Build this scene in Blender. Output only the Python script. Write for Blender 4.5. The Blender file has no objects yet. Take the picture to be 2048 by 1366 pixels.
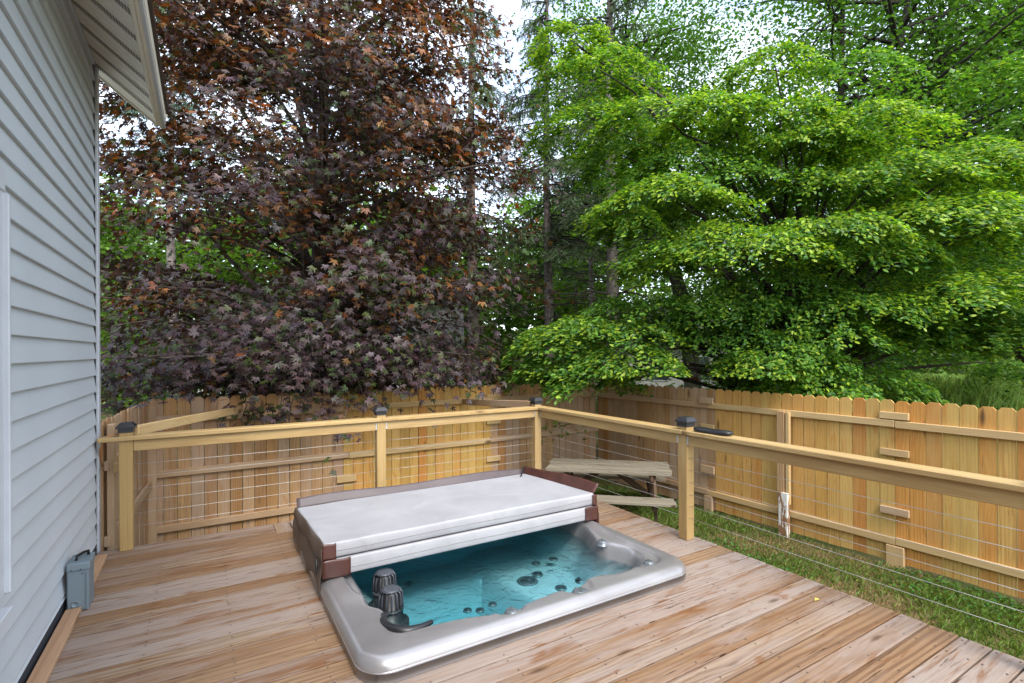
import bpy, math, random
import numpy as np
from mathutils import Matrix, Vector
random.seed(7)
RNG = np.random.default_rng(11)
sc = bpy.context.scene
COL = sc.collection

# ------------------------------------------------------------------ camera
F_PX, CX, HY, YAW, ROLL, CAM_H = 1020.0, 1024.0, 703.0, math.radians(31.0), math.radians(0.26), 1.60
V_R = np.array([math.cos(YAW), -math.sin(YAW), 0.0])
V_F = np.array([math.sin(YAW), math.cos(YAW), 0.0])
V_U = np.array([0.0, 0.0, 1.0])
V_C = np.array([0.0, 0.0, CAM_H])
cam = bpy.data.cameras.new('camera')
cam.sensor_width = 36.0
cam.lens = 36.0 * F_PX / 2048.0
cam.shift_y = (HY - 683.0) / 2048.0
cam.clip_start, cam.clip_end = 0.05, 2000.0
cam_o = bpy.data.objects.new('camera', cam)
COL.objects.link(cam_o)
_cr, _sr = math.cos(ROLL), math.sin(ROLL)
_rx, _up = _cr * V_R - _sr * V_U, _sr * V_R + _cr * V_U
cam_o.matrix_world = Matrix(((_rx[0], _up[0], -V_F[0], 0), (_rx[1], _up[1], -V_F[1], 0),
                             (_rx[2], _up[2], -V_F[2], CAM_H), (0, 0, 0, 1)))
sc.camera = cam_o


def ray(x, y):
    dx, dy = (x - CX) / F_PX, -(y - HY) / F_PX
    return V_F + (_cr * dx + _sr * dy) * V_R + (-_sr * dx + _cr * dy) * V_U


def at(x, y, depth):            # point at a distance along the view axis
    return V_C + ray(x, y) * depth


def on_z(x, y, z):
    d = ray(x, y); return V_C + d * ((z - V_C[2]) / d[2])


def on_x(x, y, X):
    d = ray(x, y); return V_C + d * ((X - V_C[0]) / d[0])


def on_y(x, y, Y):
    d = ray(x, y); return V_C + d * ((Y - V_C[1]) / d[1])


# ------------------------------------------------------------------ light
SUN_EL, SUN_AZ = math.radians(50), (-0.12, -1.0)
w = bpy.data.worlds.new('World'); sc.world = w; w.use_nodes = True
nt = w.node_tree; nt.nodes.clear()
wo = nt.nodes.new('ShaderNodeOutputWorld'); bg = nt.nodes.new('ShaderNodeBackground')
sky = nt.nodes.new('ShaderNodeTexSky'); sky.sky_type = 'NISHITA'; sky.sun_disc = False
sky.sun_elevation = SUN_EL
sky.sun_rotation = math.atan2(SUN_AZ[0], SUN_AZ[1])
sky.air_density = 1.0; sky.dust_density = 1.5; sky.ozone_density = 1.0
tcw = nt.nodes.new('ShaderNodeTexCoord'); nzw = nt.nodes.new('ShaderNodeTexNoise')
nzw.inputs['Scale'].default_value = 3.0; nzw.inputs['Detail'].default_value = 6
rpw = nt.nodes.new('ShaderNodeValToRGB'); rpw.color_ramp.elements[0].position = 0.25; rpw.color_ramp.elements[1].position = 0.80
mxw = nt.nodes.new('ShaderNodeMix'); mxw.data_type = 'RGBA'
nt.links.new(tcw.outputs['Generated'], nzw.inputs['Vector'])
nt.links.new(nzw.outputs['Fac'], rpw.inputs['Fac'])
nt.links.new(rpw.outputs['Color'], mxw.inputs[0])
nt.links.new(sky.outputs['Color'], mxw.inputs[6])
mxw.inputs[7].default_value = (6.6, 6.9, 7.3, 1)
nt.links.new(mxw.outputs[2], bg.inputs['Color'])
bg.inputs['Strength'].default_value = 0.15
nt.links.new(bg.outputs['Background'], wo.inputs['Surface'])
sun = bpy.data.lights.new('sun', 'SUN'); sun.energy = 1.4; sun.angle = math.radians(25); sun.color = (1.0, 0.95, 0.87)
sun_o = bpy.data.objects.new('sun', sun); COL.objects.link(sun_o)
_l = math.hypot(*SUN_AZ)
sun_dir = Vector((SUN_AZ[0] / _l * math.cos(SUN_EL), SUN_AZ[1] / _l * math.cos(SUN_EL), math.sin(SUN_EL)))
sun_o.rotation_euler = sun_dir.to_track_quat('Z', 'Y').to_euler()
sc.view_settings.view_transform = 'Standard'; sc.view_settings.look = 'None'
sc.view_settings.gamma = 1.0; sc.view_settings.use_curve_mapping = False
sc.view_settings.exposure = 1.75


# ------------------------------------------------------------------ helpers
def tag(o, label=None, cat=None, group=None, kind=None):
    if label: o['label'] = label
    if cat: o['category'] = cat
    if group: o['group'] = group
    if kind: o['kind'] = kind
    return o


def put(o, parent=None):
    COL.objects.link(o)
    if parent is not None:
        o.parent = parent
        o.matrix_parent_inverse = parent.matrix_basis.inverted() if parent.parent is None else WM[parent.name].inverted()
    WM[o.name] = o.matrix_basis.copy()
    return o


WM = {}


def empty(name, loc):
    o = bpy.data.objects.new(name, None); COL.objects.link(o); o.location = loc; o.empty_display_size = 0.1
    WM[o.name] = o.matrix_basis.copy(); return o


def mesh(name, verts, faces, mat, parent=None, loc=(0, 0, 0), smooth=False):
    me = bpy.data.meshes.new(name)
    me.from_pydata([tuple(map(float, v)) for v in verts], [], faces)
    me.materials.append(mat)
    if smooth: me.polygons.foreach_set('use_smooth', [True] * len(me.polygons))
    me.update()
    o = bpy.data.objects.new(name, me); o.location = loc
    put(o, parent)
    return o


def np_mesh(name, V, Fc, mat, parent=None, loc=(0, 0, 0), colors=None, smooth=False):
    """V (n,3), Fc (m,k) arrays -> one mesh object"""
    V = np.asarray(V, np.float32); Fc = np.asarray(Fc, np.int32)
    me = bpy.data.meshes.new(name)
    m, k = Fc.shape
    me.vertices.add(len(V)); me.vertices.foreach_set('co', (V - np.array(loc, np.float32)).ravel())
    me.loops.add(m * k); me.loops.foreach_set('vertex_index', Fc.ravel())
    me.polygons.add(m); me.polygons.foreach_set('loop_start', np.arange(0, m * k, k, dtype=np.int32))
    if smooth: me.polygons.foreach_set('use_smooth', np.ones(m, bool))
    me.update(calc_edges=True)
    if colors is not None:
        a = me.color_attributes.new('col', 'FLOAT_COLOR', 'POINT')
        c = np.ones((len(V), 4), np.float32); c[:, :3] = colors
        a.data.foreach_set('color', c.ravel())
    me.materials.append(mat)
    o = bpy.data.objects.new(name, me); o.location = loc
    put(o, parent)
    return o


def chamfer_box(L, W, T, c):
    """box with chamfered edges, length X, width Y, thickness Z, centred"""
    V, idx = [], {}
    h = (L / 2, W / 2, T / 2)
    for sx in (-1, 1):
        for sy in (-1, 1):
            for sz in (-1, 1):
                s = (sx, sy, sz)
                for ax in range(3):
                    p = [s[i] * (h[i] - (0 if i == ax else c)) for i in range(3)]
                    idx[(s, ax)] = len(V); V.append(p)
    Fs = []
    def quad(a): Fs.append(a)
    for ax in range(3):
        o = [i for i in range(3) if i != ax]
        for s in (-1, 1):
            q = []
            for a, b in ((-1, -1), (1, -1), (1, 1), (-1, 1)):
                t = [0, 0, 0]; t[ax] = s; t[o[0]] = a; t[o[1]] = b
                q.append(idx[(tuple(t), ax)])
            quad(q)
    for ax in range(3):          # edges along ax
        o = [i for i in range(3) if i != ax]
        for a in (-1, 1):
            for b in (-1, 1):
                t1 = [0, 0, 0]; t2 = [0, 0, 0]
                t1[ax], t2[ax] = -1, 1
                for t in (t1, t2): t[o[0]] = a; t[o[1]] = b
                quad([idx[(tuple(t1), o[0])], idx[(tuple(t2), o[0])], idx[(tuple(t2), o[1])], idx[(tuple(t1), o[1])]])
    for s in idx:
        if s[1] == 0: quad([idx[(s[0], 0)], idx[(s[0], 1)], idx[(s[0], 2)]])
    # consistent outward normals
    out = []
    for f in Fs:
        a, b, c_ = (np.array(V[f[0]]), np.array(V[f[1]]), np.array(V[f[2]]))
        n = np.cross(b - a, c_ - a); m = np.mean([V[i] for i in f], axis=0)
        out.append(f if n @ m > 0 else f[::-1])
    return V, out


_cache = {}


def rotm(xa, za):
    xa = Vector(xa).normalized(); za = Vector(za); za = (za - xa * za.dot(xa)).normalized(); ya = za.cross(xa)
    return Matrix((xa, ya, za)).transposed()


def board(name, size, loc, mat, parent=None, xa=(1, 0, 0), za=(0, 0, 1), c=0.004):
    key = (round(size[0], 3), round(size[1], 3), round(size[2], 3), c, mat.name)
    me = _cache.get(key)
    if me is None:
        V, Fs = chamfer_box(size[0], size[1], size[2], min(c, min(size) * 0.3))
        me = bpy.data.meshes.new(name); me.from_pydata(V, [], Fs); me.materials.append(mat); me.update(); _cache[key] = me
    o = bpy.data.objects.new(name, me)
    o.rotation_euler = rotm(xa, za).to_euler()
    o.location = loc
    put(o, parent)
    return o


def beam(name, p, q, w_, t_, mat, parent=None, up=(0, 0, 1), c=0.004):
    """board from p to q; w_ is the size across, t_ along 'up'"""
    p, q = Vector(p), Vector(q)
    return board(name, ((q - p).length, w_, t_), (p + q) / 2, mat, parent, xa=(q - p), za=up, c=c)


def tube_arrays(pts, rad, sides=8, cap=True):
    pts = [np.array(p, float) for p in pts]; V, Fs = [], []
    if np.isscalar(rad): rad = [rad] * len(pts)
    ref = np.array([0, 0, 1.0])
    for i, p in enumerate(pts):
        d = pts[min(i + 1, len(pts) - 1)] - pts[max(i - 1, 0)]; d = d / (np.linalg.norm(d) + 1e-9)
        r = ref if abs(d @ ref) < 0.95 else np.array([1.0, 0, 0])
        a = np.cross(d, r); a /= np.linalg.norm(a); b = np.cross(d, a)
        for k in range(sides):
            t = 2 * math.pi * k / sides
            V.append(p + rad[i] * (math.cos(t) * a + math.sin(t) * b))
    for i in range(len(pts) - 1):
        for k in range(sides):
            k2 = (k + 1) % sides
            Fs.append([i * sides + k, i * sides + k2, (i + 1) * sides + k2, (i + 1) * sides + k])
    if cap:
        Fs.append(list(range(sides))[::-1]); Fs.append([(len(pts) - 1) * sides + k for k in range(sides)])
    return V, Fs


def tube(name, pts, rad, mat, parent=None, sides=8, smooth=True):
    base = np.array(pts[0], float)
    V, Fs = tube_arrays([np.array(p) - base for p in pts], rad, sides)
    return mesh(name, V, Fs, mat, parent, loc=tuple(base), smooth=smooth)


def multi_tube(name, list_of, mat, parent, sides=6, loc=(0, 0, 0)):
    VV, FF = [], []
    for pts, rad in list_of:
        V, Fs = tube_arrays(pts, rad, sides, cap=False)
        o = len(VV); VV += [v - np.array(loc) for v in V]; FF += [[i + o for i in f] for f in Fs]
    o = mesh(name, VV, FF, mat, parent, loc=loc, smooth=True)
    if name != 'trunk': o['kind'] = 'stuff'
    return o


def lathe(name, prof, mat, parent=None, loc=(0, 0, 0), seg=24, smooth=True, rot=None):
    V, Fs = [], []
    for r, z in prof:
        for k in range(seg):
            t = 2 * math.pi * k / seg; V.append((r * math.cos(t), r * math.sin(t), z))
    for i in range(len(prof) - 1):
        for k in range(seg):
            k2 = (k + 1) % seg; Fs.append([i * seg + k, i * seg + k2, (i + 1) * seg + k2, (i + 1) * seg + k])
    Fs.append(list(range(seg))[::-1]); Fs.append([(len(prof) - 1) * seg + k for k in range(seg)])
    o = mesh(name, V, Fs, mat, parent, loc, smooth)
    if rot is not None:
        o.rotation_euler = rot; WM[o.name] = o.matrix_basis.copy()
    return o


def prism(name, poly, a, b, axis, mat, parent=None, loc=(0, 0, 0)):
    """extrude 2D poly (list of (u,v)) from a to b along axis ('x','y','z')"""
    n = len(poly)
    def P(u, v, t): return {'x': (t, u, v), 'y': (u, t, v), 'z': (u, v, t)}[axis]
    V = [P(u, v, a) for u, v in poly] + [P(u, v, b) for u, v in poly]
    Fs = [list(range(n)), list(range(n, 2 * n))[::-1]] + [[i, n + i, n + (i + 1) % n, (i + 1) % n] for i in range(n)]
    o = mesh(name, V, Fs, mat, parent, loc)
    fix_normals(o.data); return o


def fix_normals(me):
    import bmesh
    bm = bmesh.new(); bm.from_mesh(me); bmesh.ops.recalc_face_normals(bm, faces=bm.faces); bm.to_mesh(me); bm.free()


# ------------------------------------------------------------------ materials
class NT:
    def __init__(s, name):
        s.m = bpy.data.materials.new(name); s.m.use_nodes = True; s.t = s.m.node_tree; s.t.nodes.clear()
        s.out = s.n('ShaderNodeOutputMaterial')
    def n(s, typ, **kw):
        nd = s.t.nodes.new(typ)
        for k, v in kw.items(): setattr(nd, k, v)
        return nd
    def l(s, a, b): s.t.links.new(a, b)
    def val(s, nd, **kw):
        for k, v in kw.items(): nd.inputs[k.replace('_', ' ')].default_value = v
        return nd
    def math(s, op, a, b=None, clamp=False):
        nd = s.n('ShaderNodeMath', operation=op, use_clamp=clamp)
        for i, v in enumerate((a, b)):
            if v is None: continue
            if isinstance(v, (int, float)): nd.inputs[i].default_value = v
            else: s.l(v, nd.inputs[i])
        return nd.outputs[0]
    def vmul(s, v, k):
        nd = s.n('ShaderNodeVectorMath', operation='MULTIPLY'); s.l(v, nd.inputs[0]); nd.inputs[1].default_value = k; return nd.outputs[0]
    def vadd(s, a, b):
        nd = s.n('ShaderNodeVectorMath', operation='ADD'); s.l(a, nd.inputs[0]); s.l(b, nd.inputs[1]); return nd.outputs[0]
    def noise(s, vec, scale=5, detail=2, rough=0.5, dist=0.0):
        nd = s.n('ShaderNodeTexNoise'); s.val(nd, Scale=scale, Detail=detail, Roughness=rough, Distortion=dist)
        if vec is not None: s.l(vec, nd.inputs['Vector'])
        return nd.outputs['Fac']
    def ramp(s, fac, stops, interp='LINEAR'):
        nd = s.n('ShaderNodeValToRGB'); cr = nd.color_ramp; cr.interpolation = interp
        while len(cr.elements) < len(stops): cr.elements.new(0.5)
        for e, (p, c) in zip(cr.elements, stops):
            e.position = p; e.color = (c, c, c, 1) if isinstance(c, (int, float)) else (*c, 1)
        s.l(fac, nd.inputs[0]); return nd.outputs['Color']
    def mix(s, fac, a, b, blend='MIX'):
        nd = s.n('ShaderNodeMix', data_type='RGBA', blend_type=blend)
        for i, v in ((0, fac), (6, a), (7, b)):
            if isinstance(v, (int, float)): nd.inputs[i].default_value = v
            elif isinstance(v, tuple): nd.inputs[i].default_value = (*v, 1)
            else: s.l(v, nd.inputs[i])
        return nd.outputs[2]
    def bump(s, h, strength=0.3, dist=0.01):
        nd = s.n('ShaderNodeBump'); s.val(nd, Strength=strength, Distance=dist); s.l(h, nd.inputs['Height']); return nd.outputs[0]
    def bsdf(s, color, rough=0.6, metal=0.0, spec=0.5, normal=None, coat=0.0):
        b = s.n('ShaderNodeBsdfPrincipled')
        if isinstance(color, tuple): b.inputs['Base Color'].default_value = (*color, 1)
        else: s.l(color, b.inputs['Base Color'])
        if isinstance(rough, (int, float)): b.inputs['Roughness'].default_value = rough
        else: s.l(rough, b.inputs['Roughness'])
        b.inputs['Metallic'].default_value = metal; b.inputs['Specular IOR Level'].default_value = spec
        b.inputs['Coat Weight'].default_value = coat
        if normal is not None: s.l(normal, b.inputs['Normal'])
        return b
    def done(s, sh):
        s.l(sh.outputs[0], s.out.inputs['Surface']); return s.m


def wood(name, tones, dark, weather=None, weather_amt=0.5, knots=0.5, ring=20.0, contrast=0.45, stain=None, stain_amt=0.0, rough=0.7, cracks=0.0, ksize=1.0, vary=0.0):
    """tones: list of colours, one picked per board; grain runs along local X"""
    n = NT(name)
    oi = n.n('ShaderNodeObjectInfo'); tc = n.n('ShaderNodeTexCoord')
    rnd = oi.outputs['Random']
    off = n.n('ShaderNodeCombineXYZ')
    n.l(n.math('MULTIPLY', rnd, 37.0), off.inputs[0]); n.l(n.math('MULTIPLY', rnd, 11.3), off.inputs[1]); n.l(n.math('MULTIPLY', rnd, 5.1), off.inputs[2])
    v = n.vadd(tc.outputs['Object'], off.outputs[0])
    # knots
    vo = n.n('ShaderNodeTexVoronoi'); n.val(vo, Scale=1.0, Randomness=1.0)
    n.l(n.vmul(v, (1.9 / ksize, 7.0 / ksize, 3.0)), vo.inputs['Vector'])
    kd = vo.outputs['Distance']
    keep = n.math('LESS_THAN', n.n('ShaderNodeSeparateColor').outputs[0], knots)
    sepc = keep.node.inputs[0].links[0].from_node; n.l(vo.outputs['Color'], sepc.inputs[0])
    kmask = n.math('MULTIPLY', n.ramp(kd, [(0.0, 1.0), (0.07, 0.75), (0.16, 0.0)]), keep)
    kring = n.math('MULTIPLY', n.ramp(kd, [(0.0, 1.0), (0.5, 0.0)]), keep)
    # growth rings
    g = n.vmul(v, (0.10, 1.0, 1.0))
    cmb = n.n('ShaderNodeCombineXYZ'); n.l(n.math('MULTIPLY', kring, 0.03), cmb.inputs[1])
    wv = n.n('ShaderNodeTexWave', wave_type='BANDS', bands_direction='Y')
    n.val(wv, Scale=ring, Distortion=13.0, Detail=2.5, Detail_Scale=0.42, Detail_Roughness=0.55)
    n.l(n.vadd(g, cmb.outputs[0]), wv.inputs['Vector'])
    fib = n.noise(n.vmul(v, (5.0, 260.0, 200.0)), 1.0, 2, 0.6)
    patch = n.noise(n.vmul(v, (1.1, 9.0, 3.0)), 1.0, 4, 0.6, 0.6)
    patch2 = n.noise(n.vmul(v, (2.2, 16.0, 4.0)), 1.0, 3, 0.6, 1.0)
    streak = n.noise(n.vmul(v, (0.9, 42.0, 12.0)), 1.0, 4, 0.65, 0.4)
    stops = [(i / max(1, len(tones)), t) for i, t in enumerate(tones)]
    base = n.ramp(rnd, stops, 'CONSTANT')
    base = n.mix(n.ramp(patch2, [(0.35, 0.0), (0.75, 0.35)]), base, tones[len(tones) // 2])
    gmask = n.math('MULTIPLY', n.ramp(wv.outputs['Fac'], [(0.35, 0.0), (0.95, 1.0)]), n.ramp(n.noise(n.vmul(v, (0.7, 4.0, 2.0)), 1.0, 1), [(0.35, 0.25), (0.65, 1.0)]))
    col = n.mix(n.math('MULTIPLY', gmask, contrast), base, dark)
    col = n.mix(n.math('MULTIPLY', n.ramp(streak, [(0.45, 0.0), (0.72, 1.0)]), contrast), col, dark)
    if weather:
        wsh = n.math('ADD', patch, n.math('MULTIPLY', n.math('SUBTRACT', n.math('FRACT', n.math('MULTIPLY', rnd, 17.3)), 0.5), vary))
        col = n.mix(n.math('MULTIPLY', n.ramp(wsh, [(0.36, 0.0), (0.64, 1.0)]), weather_amt), col, weather)
    if stain: col = n.mix(n.math('MULTIPLY', n.ramp(patch2, [(0.56, 0.0), (0.70, 1.0)]), stain_amt), col, stain)
    col = n.mix(n.ramp(fib, [(0.25, 0.32), (0.6, 0.0)]), col, dark)
    if cracks:
        ck = n.noise(n.vmul(v, (3.2, 75.0, 10.0)), 1.0, 3, 0.65, 0.3)
        cz = n.noise(n.vmul(v, (1.6, 6.0, 2.0)), 1.0, 2, 0.5)
        cm = n.math('MULTIPLY', n.ramp(ck, [(0.60, 0.0), (0.66, 1.0)]), n.ramp(cz, [(0.47, 0.0), (0.60, 1.0)]))
        col = n.mix(n.math('MULTIPLY', cm, cracks), col, (0.05, 0.024, 0.012))
    col = n.mix(n.math('MULTIPLY', kmask, 0.9), col, (0.06, 0.027, 0.012))
    h = n.math('ADD', n.math('MULTIPLY', wv.outputs['Fac'], 0.5), n.math('MULTIPLY', fib, 0.7))
    b = n.bsdf(col, rough, spec=0.3, normal=n.bump(h, 0.20, 0.002))
    return n.done(b)


def plain(name, col, rough=0.5, metal=0.0, spec=0.5, var=0.15, scale=6.0, bumpk=0.0, bscale=60.0, coat=0.0, dark=None):
    n = NT(name); tc = n.n('ShaderNodeTexCoord')
    ns = n.noise(tc.outputs['Object'], scale, 4, 0.6)
    d = dark or tuple(c * (1 - var * 2) for c in col)
    c = n.mix(n.ramp(ns, [(0.35, 0.0), (0.7, 1.0)]), d, col)
    nb = n.bump(n.noise(tc.outputs['Object'], bscale, 3, 0.6), bumpk, 0.003) if bumpk else None
    r = n.math('ADD', n.math('MULTIPLY', ns, 0.15), rough - 0.07)
    return n.done(n.bsdf(c, r, metal, spec, nb, coat))


def leaf_mat(name, trans=0.45, tint=(1.25, 1.25, 0.55), rough=0.45, spec=0.4):
    n = NT(name)
    at_ = n.n('ShaderNodeAttribute', attribute_name='col')
    b = n.bsdf(at_.outputs['Color'], rough, spec=spec)
    tr = n.n('ShaderNodeBsdfTranslucent')
    n.l(n.mix(1.0, at_.outputs['Color'], tint, 'MULTIPLY'), tr.inputs['Color'])
    mx = n.n('ShaderNodeMixShader'); mx.inputs[0].default_value = trans
    n.l(b.outputs[0], mx.inputs[1]); n.l(tr.outputs[0], mx.inputs[2])
    return n.done(mx)


M = {}
M['deck'] = wood('deck_wood', [(0.275, 0.180, 0.105), (0.295, 0.212, 0.145), (0.235, 0.140, 0.076), (0.300, 0.210, 0.128), (0.255, 0.158, 0.090), (0.285, 0.207, 0.150), (0.240, 0.145, 0.080), (0.285, 0.195, 0.118)],
                 (0.080, 0.034, 0.014), (0.285, 0.238, 0.212), 0.75, knots=0.42, ring=10, contrast=0.60, stain=(0.165, 0.070, 0.024), stain_amt=0.9, rough=0.62, cracks=1.0, ksize=0.95, vary=0.50)
M['rail'] = wood('rail_wood', [(0.40, 0.275, 0.115), (0.42, 0.30, 0.135), (0.37, 0.25, 0.10), (0.40, 0.285, 0.135)], (0.22, 0.12, 0.04), None, 0, knots=0.22, ring=18, contrast=0.35, rough=0.55)
M['picket'] = wood('picket_wood', [(0.55, 0.315, 0.080), (0.57, 0.265, 0.062), (0.52, 0.335, 0.092), (0.53, 0.225, 0.050), (0.62, 0.39, 0.120), (0.48, 0.31, 0.085), (0.50, 0.215, 0.055), (0.58, 0.335, 0.095)],
                   (0.26, 0.105, 0.022), (0.58, 0.40, 0.14), 0.45, knots=0.42, ring=10, contrast=0.38, stain=(0.47, 0.17, 0.032), stain_amt=0.6, cracks=0.5, ksize=1.4, vary=0.5)
M['picket_old'] = wood('picket_weathered', [(0.42, 0.235, 0.092), (0.47, 0.285, 0.130), (0.35, 0.185, 0.070), (0.49, 0.315, 0.165), (0.43, 0.255, 0.12), (0.41, 0.195, 0.062)],
                       (0.17, 0.085, 0.03), (0.43, 0.33, 0.25), 0.55, knots=0.36, ring=12, contrast=0.42, stain=(0.33, 0.14, 0.045), stain_amt=0.5, cracks=0.45, ksize=1.3, vary=0.5)
M['fence_rail'] = wood('fence_rail_wood', [(0.54, 0.38, 0.19), (0.50, 0.35, 0.18), (0.56, 0.40, 0.20)], (0.33, 0.18, 0.06), (0.52, 0.37, 0.17), 0.4, knots=0.3, ring=20, contrast=0.35)
M['fence_rail_old'] = wood('fence_rail_weathered', [(0.43, 0.28, 0.15), (0.46, 0.31, 0.18), (0.40, 0.26, 0.14)], (0.25, 0.13, 0.06), (0.48, 0.38, 0.28), 0.5, knots=0.35, ring=20, contrast=0.35)
M['table'] = wood('table_wood', [(0.195, 0.168, 0.125), (0.215, 0.188, 0.142), (0.175, 0.152, 0.115)], (0.07, 0.052, 0.03), (0.25, 0.222, 0.165), 0.6, knots=0.3, ring=22, contrast=0.6, rough=0.85, cracks=0.9)
M['table_dark'] = wood('table_frame_wood', [(0.085, 0.05, 0.03), (0.10, 0.06, 0.035)], (0.03, 0.018, 0.01), None, 0, knots=0.2, ring=18, rough=0.85)
M['ledger'] = wood('ledger_wood', [(0.43, 0.26, 0.15), (0.45, 0.28, 0.17)], (0.22, 0.11, 0.05), None, 0, knots=0.2, ring=30, contrast=0.6, cracks=0.4)
M['black'] = plain('black_metal', (0.018, 0.018, 0.021), 0.38, var=0.1)
M['black_plastic'] = plain('black_plastic', (0.010, 0.010, 0.012), 0.42, var=0.1)
M['wire'] = plain('steel_cable', (0.50, 0.48, 0.44), 0.4, 0.5)
M['zinc'] = plain('zinc_bracket', (0.55, 0.57, 0.58), 0.42, 0.7)
M['screw'] = plain('screw_head', (0.06, 0.045, 0.035), 0.6)
M['trim'] = plain('white_trim', (0.50, 0.525, 0.56), 0.5, var=0.05)
M['soffit'] = plain('cream_soffit', (0.80, 0.76, 0.67), 0.55, var=0.06, scale=2)
M['soffit_vent'] = plain('soffit_vent_slots', (0.17, 0.15, 0.125), 0.7, var=0.1, scale=40)
M['fascia'] = plain('cream_fascia', (0.70, 0.65, 0.54), 0.45, var=0.06, scale=3)
M['drip'] = plain('brown_drip_edge', (0.06, 0.035, 0.025), 0.5)
M['roof'] = plain('asphalt_shingle', (0.07, 0.065, 0.06), 0.9, var=0.3, scale=30)
M['dark'] = plain('dark_gap', (0.03, 0.035, 0.045), 0.8)
M['glass'] = plain('window_glass', (0.05, 0.06, 0.07), 0.05)
M['box'] = plain('grey_painted_steel', (0.155, 0.20, 0.225), 0.42, var=0.06, bumpk=0.05)
M['cord'] = plain('orange_cord', (0.55, 0.24, 0.07), 0.5)
def mat_cover():
    n = NT('cover_vinyl_pale'); tc = n.n('ShaderNodeTexCoord'); o_ = tc.outputs['Object']
    a = n.noise(o_, 2.4, 5, 0.65, 0.8); sm = n.noise(n.vmul(o_, (3.0, 5.0, 5.0)), 1.0, 5, 0.7, 1.5)
    c = n.mix(n.ramp(a, [(0.35, 0.0), (0.7, 1.0)]), (0.285, 0.285, 0.30), (0.345, 0.345, 0.365))
    c = n.mix(n.ramp(sm, [(0.62, 0.0), (0.78, 0.35)]), c, (0.17, 0.165, 0.165))
    fine = n.noise(n.vmul(o_, (60.0, 60.0, 220.0)), 1.0, 2, 0.6)
    wr = n.noise(n.vmul(o_, (3.2, 5.0, 3.0)), 1.0, 3, 0.55, 1.6)
    h = n.math('ADD', n.math('MULTIPLY', wr, 1.0), n.math('MULTIPLY', fine, 0.06))
    return n.done(n.bsdf(c, 0.5, spec=0.35, normal=n.bump(h, 0.25, 0.02)))
M['cover_white'] = mat_cover()
M['cover_brown'] = plain('cover_vinyl_brown', (0.078, 0.027, 0.020), 0.42, var=0.2, scale=5, bumpk=0.25, bscale=14)
M['cover_side'] = plain('cover_vinyl_faded_brown', (0.095, 0.066, 0.050), 0.5, var=0.18, scale=5, bumpk=0.3, bscale=10)
M['cover_flap'] = plain('cover_vinyl_grey_brown', (0.080, 0.060, 0.062), 0.5, var=0.15, scale=5, bumpk=0.25, bscale=10)
M['welt'] = plain('cover_welt', (0.30, 0.29, 0.29), 0.6)
M['knob'] = plain('grey_knob', (0.17, 0.19, 0.21), 0.22, 0.3)
M['filter_rib'] = plain('filter_rib', (0.05, 0.056, 0.07), 0.45, var=0.2, scale=20)
M['jet'] = plain('jet_steel', (0.22, 0.25, 0.26), 0.25, 0.6)
M['jet_dark'] = plain('jet_dark', (0.01, 0.015, 0.02), 0.4)
M['stone'] = plain('pale_masonry', (0.50, 0.47, 0.44), 0.8, scale=10)
M['red'] = plain('red_tile', (0.32, 0.08, 0.06), 0.6)
M['bark'] = plain('bark', (0.13, 0.10, 0.078), 0.9, var=0.3, scale=9, bumpk=0.8, bscale=22, dark=(0.04, 0.03, 0.024))
M['bark_grey'] = plain('bark_grey', (0.20, 0.17, 0.15), 0.9, var=0.3, scale=9, bumpk=0.8, bscale=22, dark=(0.07, 0.058, 0.05))
M['bark_dark'] = plain('bark_dark', (0.05, 0.038, 0.03), 0.9, var=0.3, scale=9, bumpk=0.8, bscale=22, dark=(0.018, 0.014, 0.011))
M['leaf'] = leaf_mat('green_leaf', 0.45, (1.25, 1.4, 0.5), 0.45, 0.35)
M['leaf_purple'] = leaf_mat('purple_leaf', 0.28, (1.6, 1.05, 0.55), 0.46, 0.38)
M['needle'] = leaf_mat('needles', 0.2, (1.2, 1.2, 0.7), 0.6, 0.3)
M['grass_blade'] = leaf_mat('grass_blade', 0.4, (1.3, 1.25, 0.6), 0.55, 0.3)
M['far_siding'] = plain('far_pale_siding', (0.50, 0.49, 0.45), 0.7, var=0.05)
M['blue_tarp'] = plain('blue_plastic', (0.12, 0.35, 0.50), 0.5)


def mat_siding():
    n = NT('vinyl_siding'); tc = n.n('ShaderNodeTexCoord'); oi = n.n('ShaderNodeObjectInfo')
    a = n.noise(tc.outputs['Object'], 1.2, 4, 0.6)
    c = n.mix(n.ramp(a, [(0.3, 0.0), (0.75, 1.0)]), (0.44, 0.478, 0.512), (0.485, 0.523, 0.555))
    c = n.mix(n.math('MULTIPLY', oi.outputs['Random'], 0.12), c, (0.49, 0.52, 0.54))
    g = n.noise(n.vmul(tc.outputs['Object'], (1.0, 6.0, 160.0)), 1.0, 3, 0.6)
    return n.done(n.bsdf(c, 0.5, spec=0.35, normal=n.bump(g, 0.12, 0.002)))


M['siding'] = mat_siding()


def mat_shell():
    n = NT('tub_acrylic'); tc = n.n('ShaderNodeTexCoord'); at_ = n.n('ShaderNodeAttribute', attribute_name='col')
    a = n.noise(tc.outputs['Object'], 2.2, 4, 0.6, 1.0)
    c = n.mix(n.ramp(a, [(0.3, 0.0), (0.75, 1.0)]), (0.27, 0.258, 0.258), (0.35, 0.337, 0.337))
    c = n.mix(at_.outputs['Fac'], c, (0.52, 0.60, 0.615))  # same shell, basin colour lightened to stand in for light under the water
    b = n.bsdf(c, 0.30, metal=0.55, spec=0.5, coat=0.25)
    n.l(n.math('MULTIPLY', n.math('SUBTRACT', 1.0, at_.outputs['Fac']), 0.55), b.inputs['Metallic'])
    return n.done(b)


M['shell'] = mat_shell()


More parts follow.
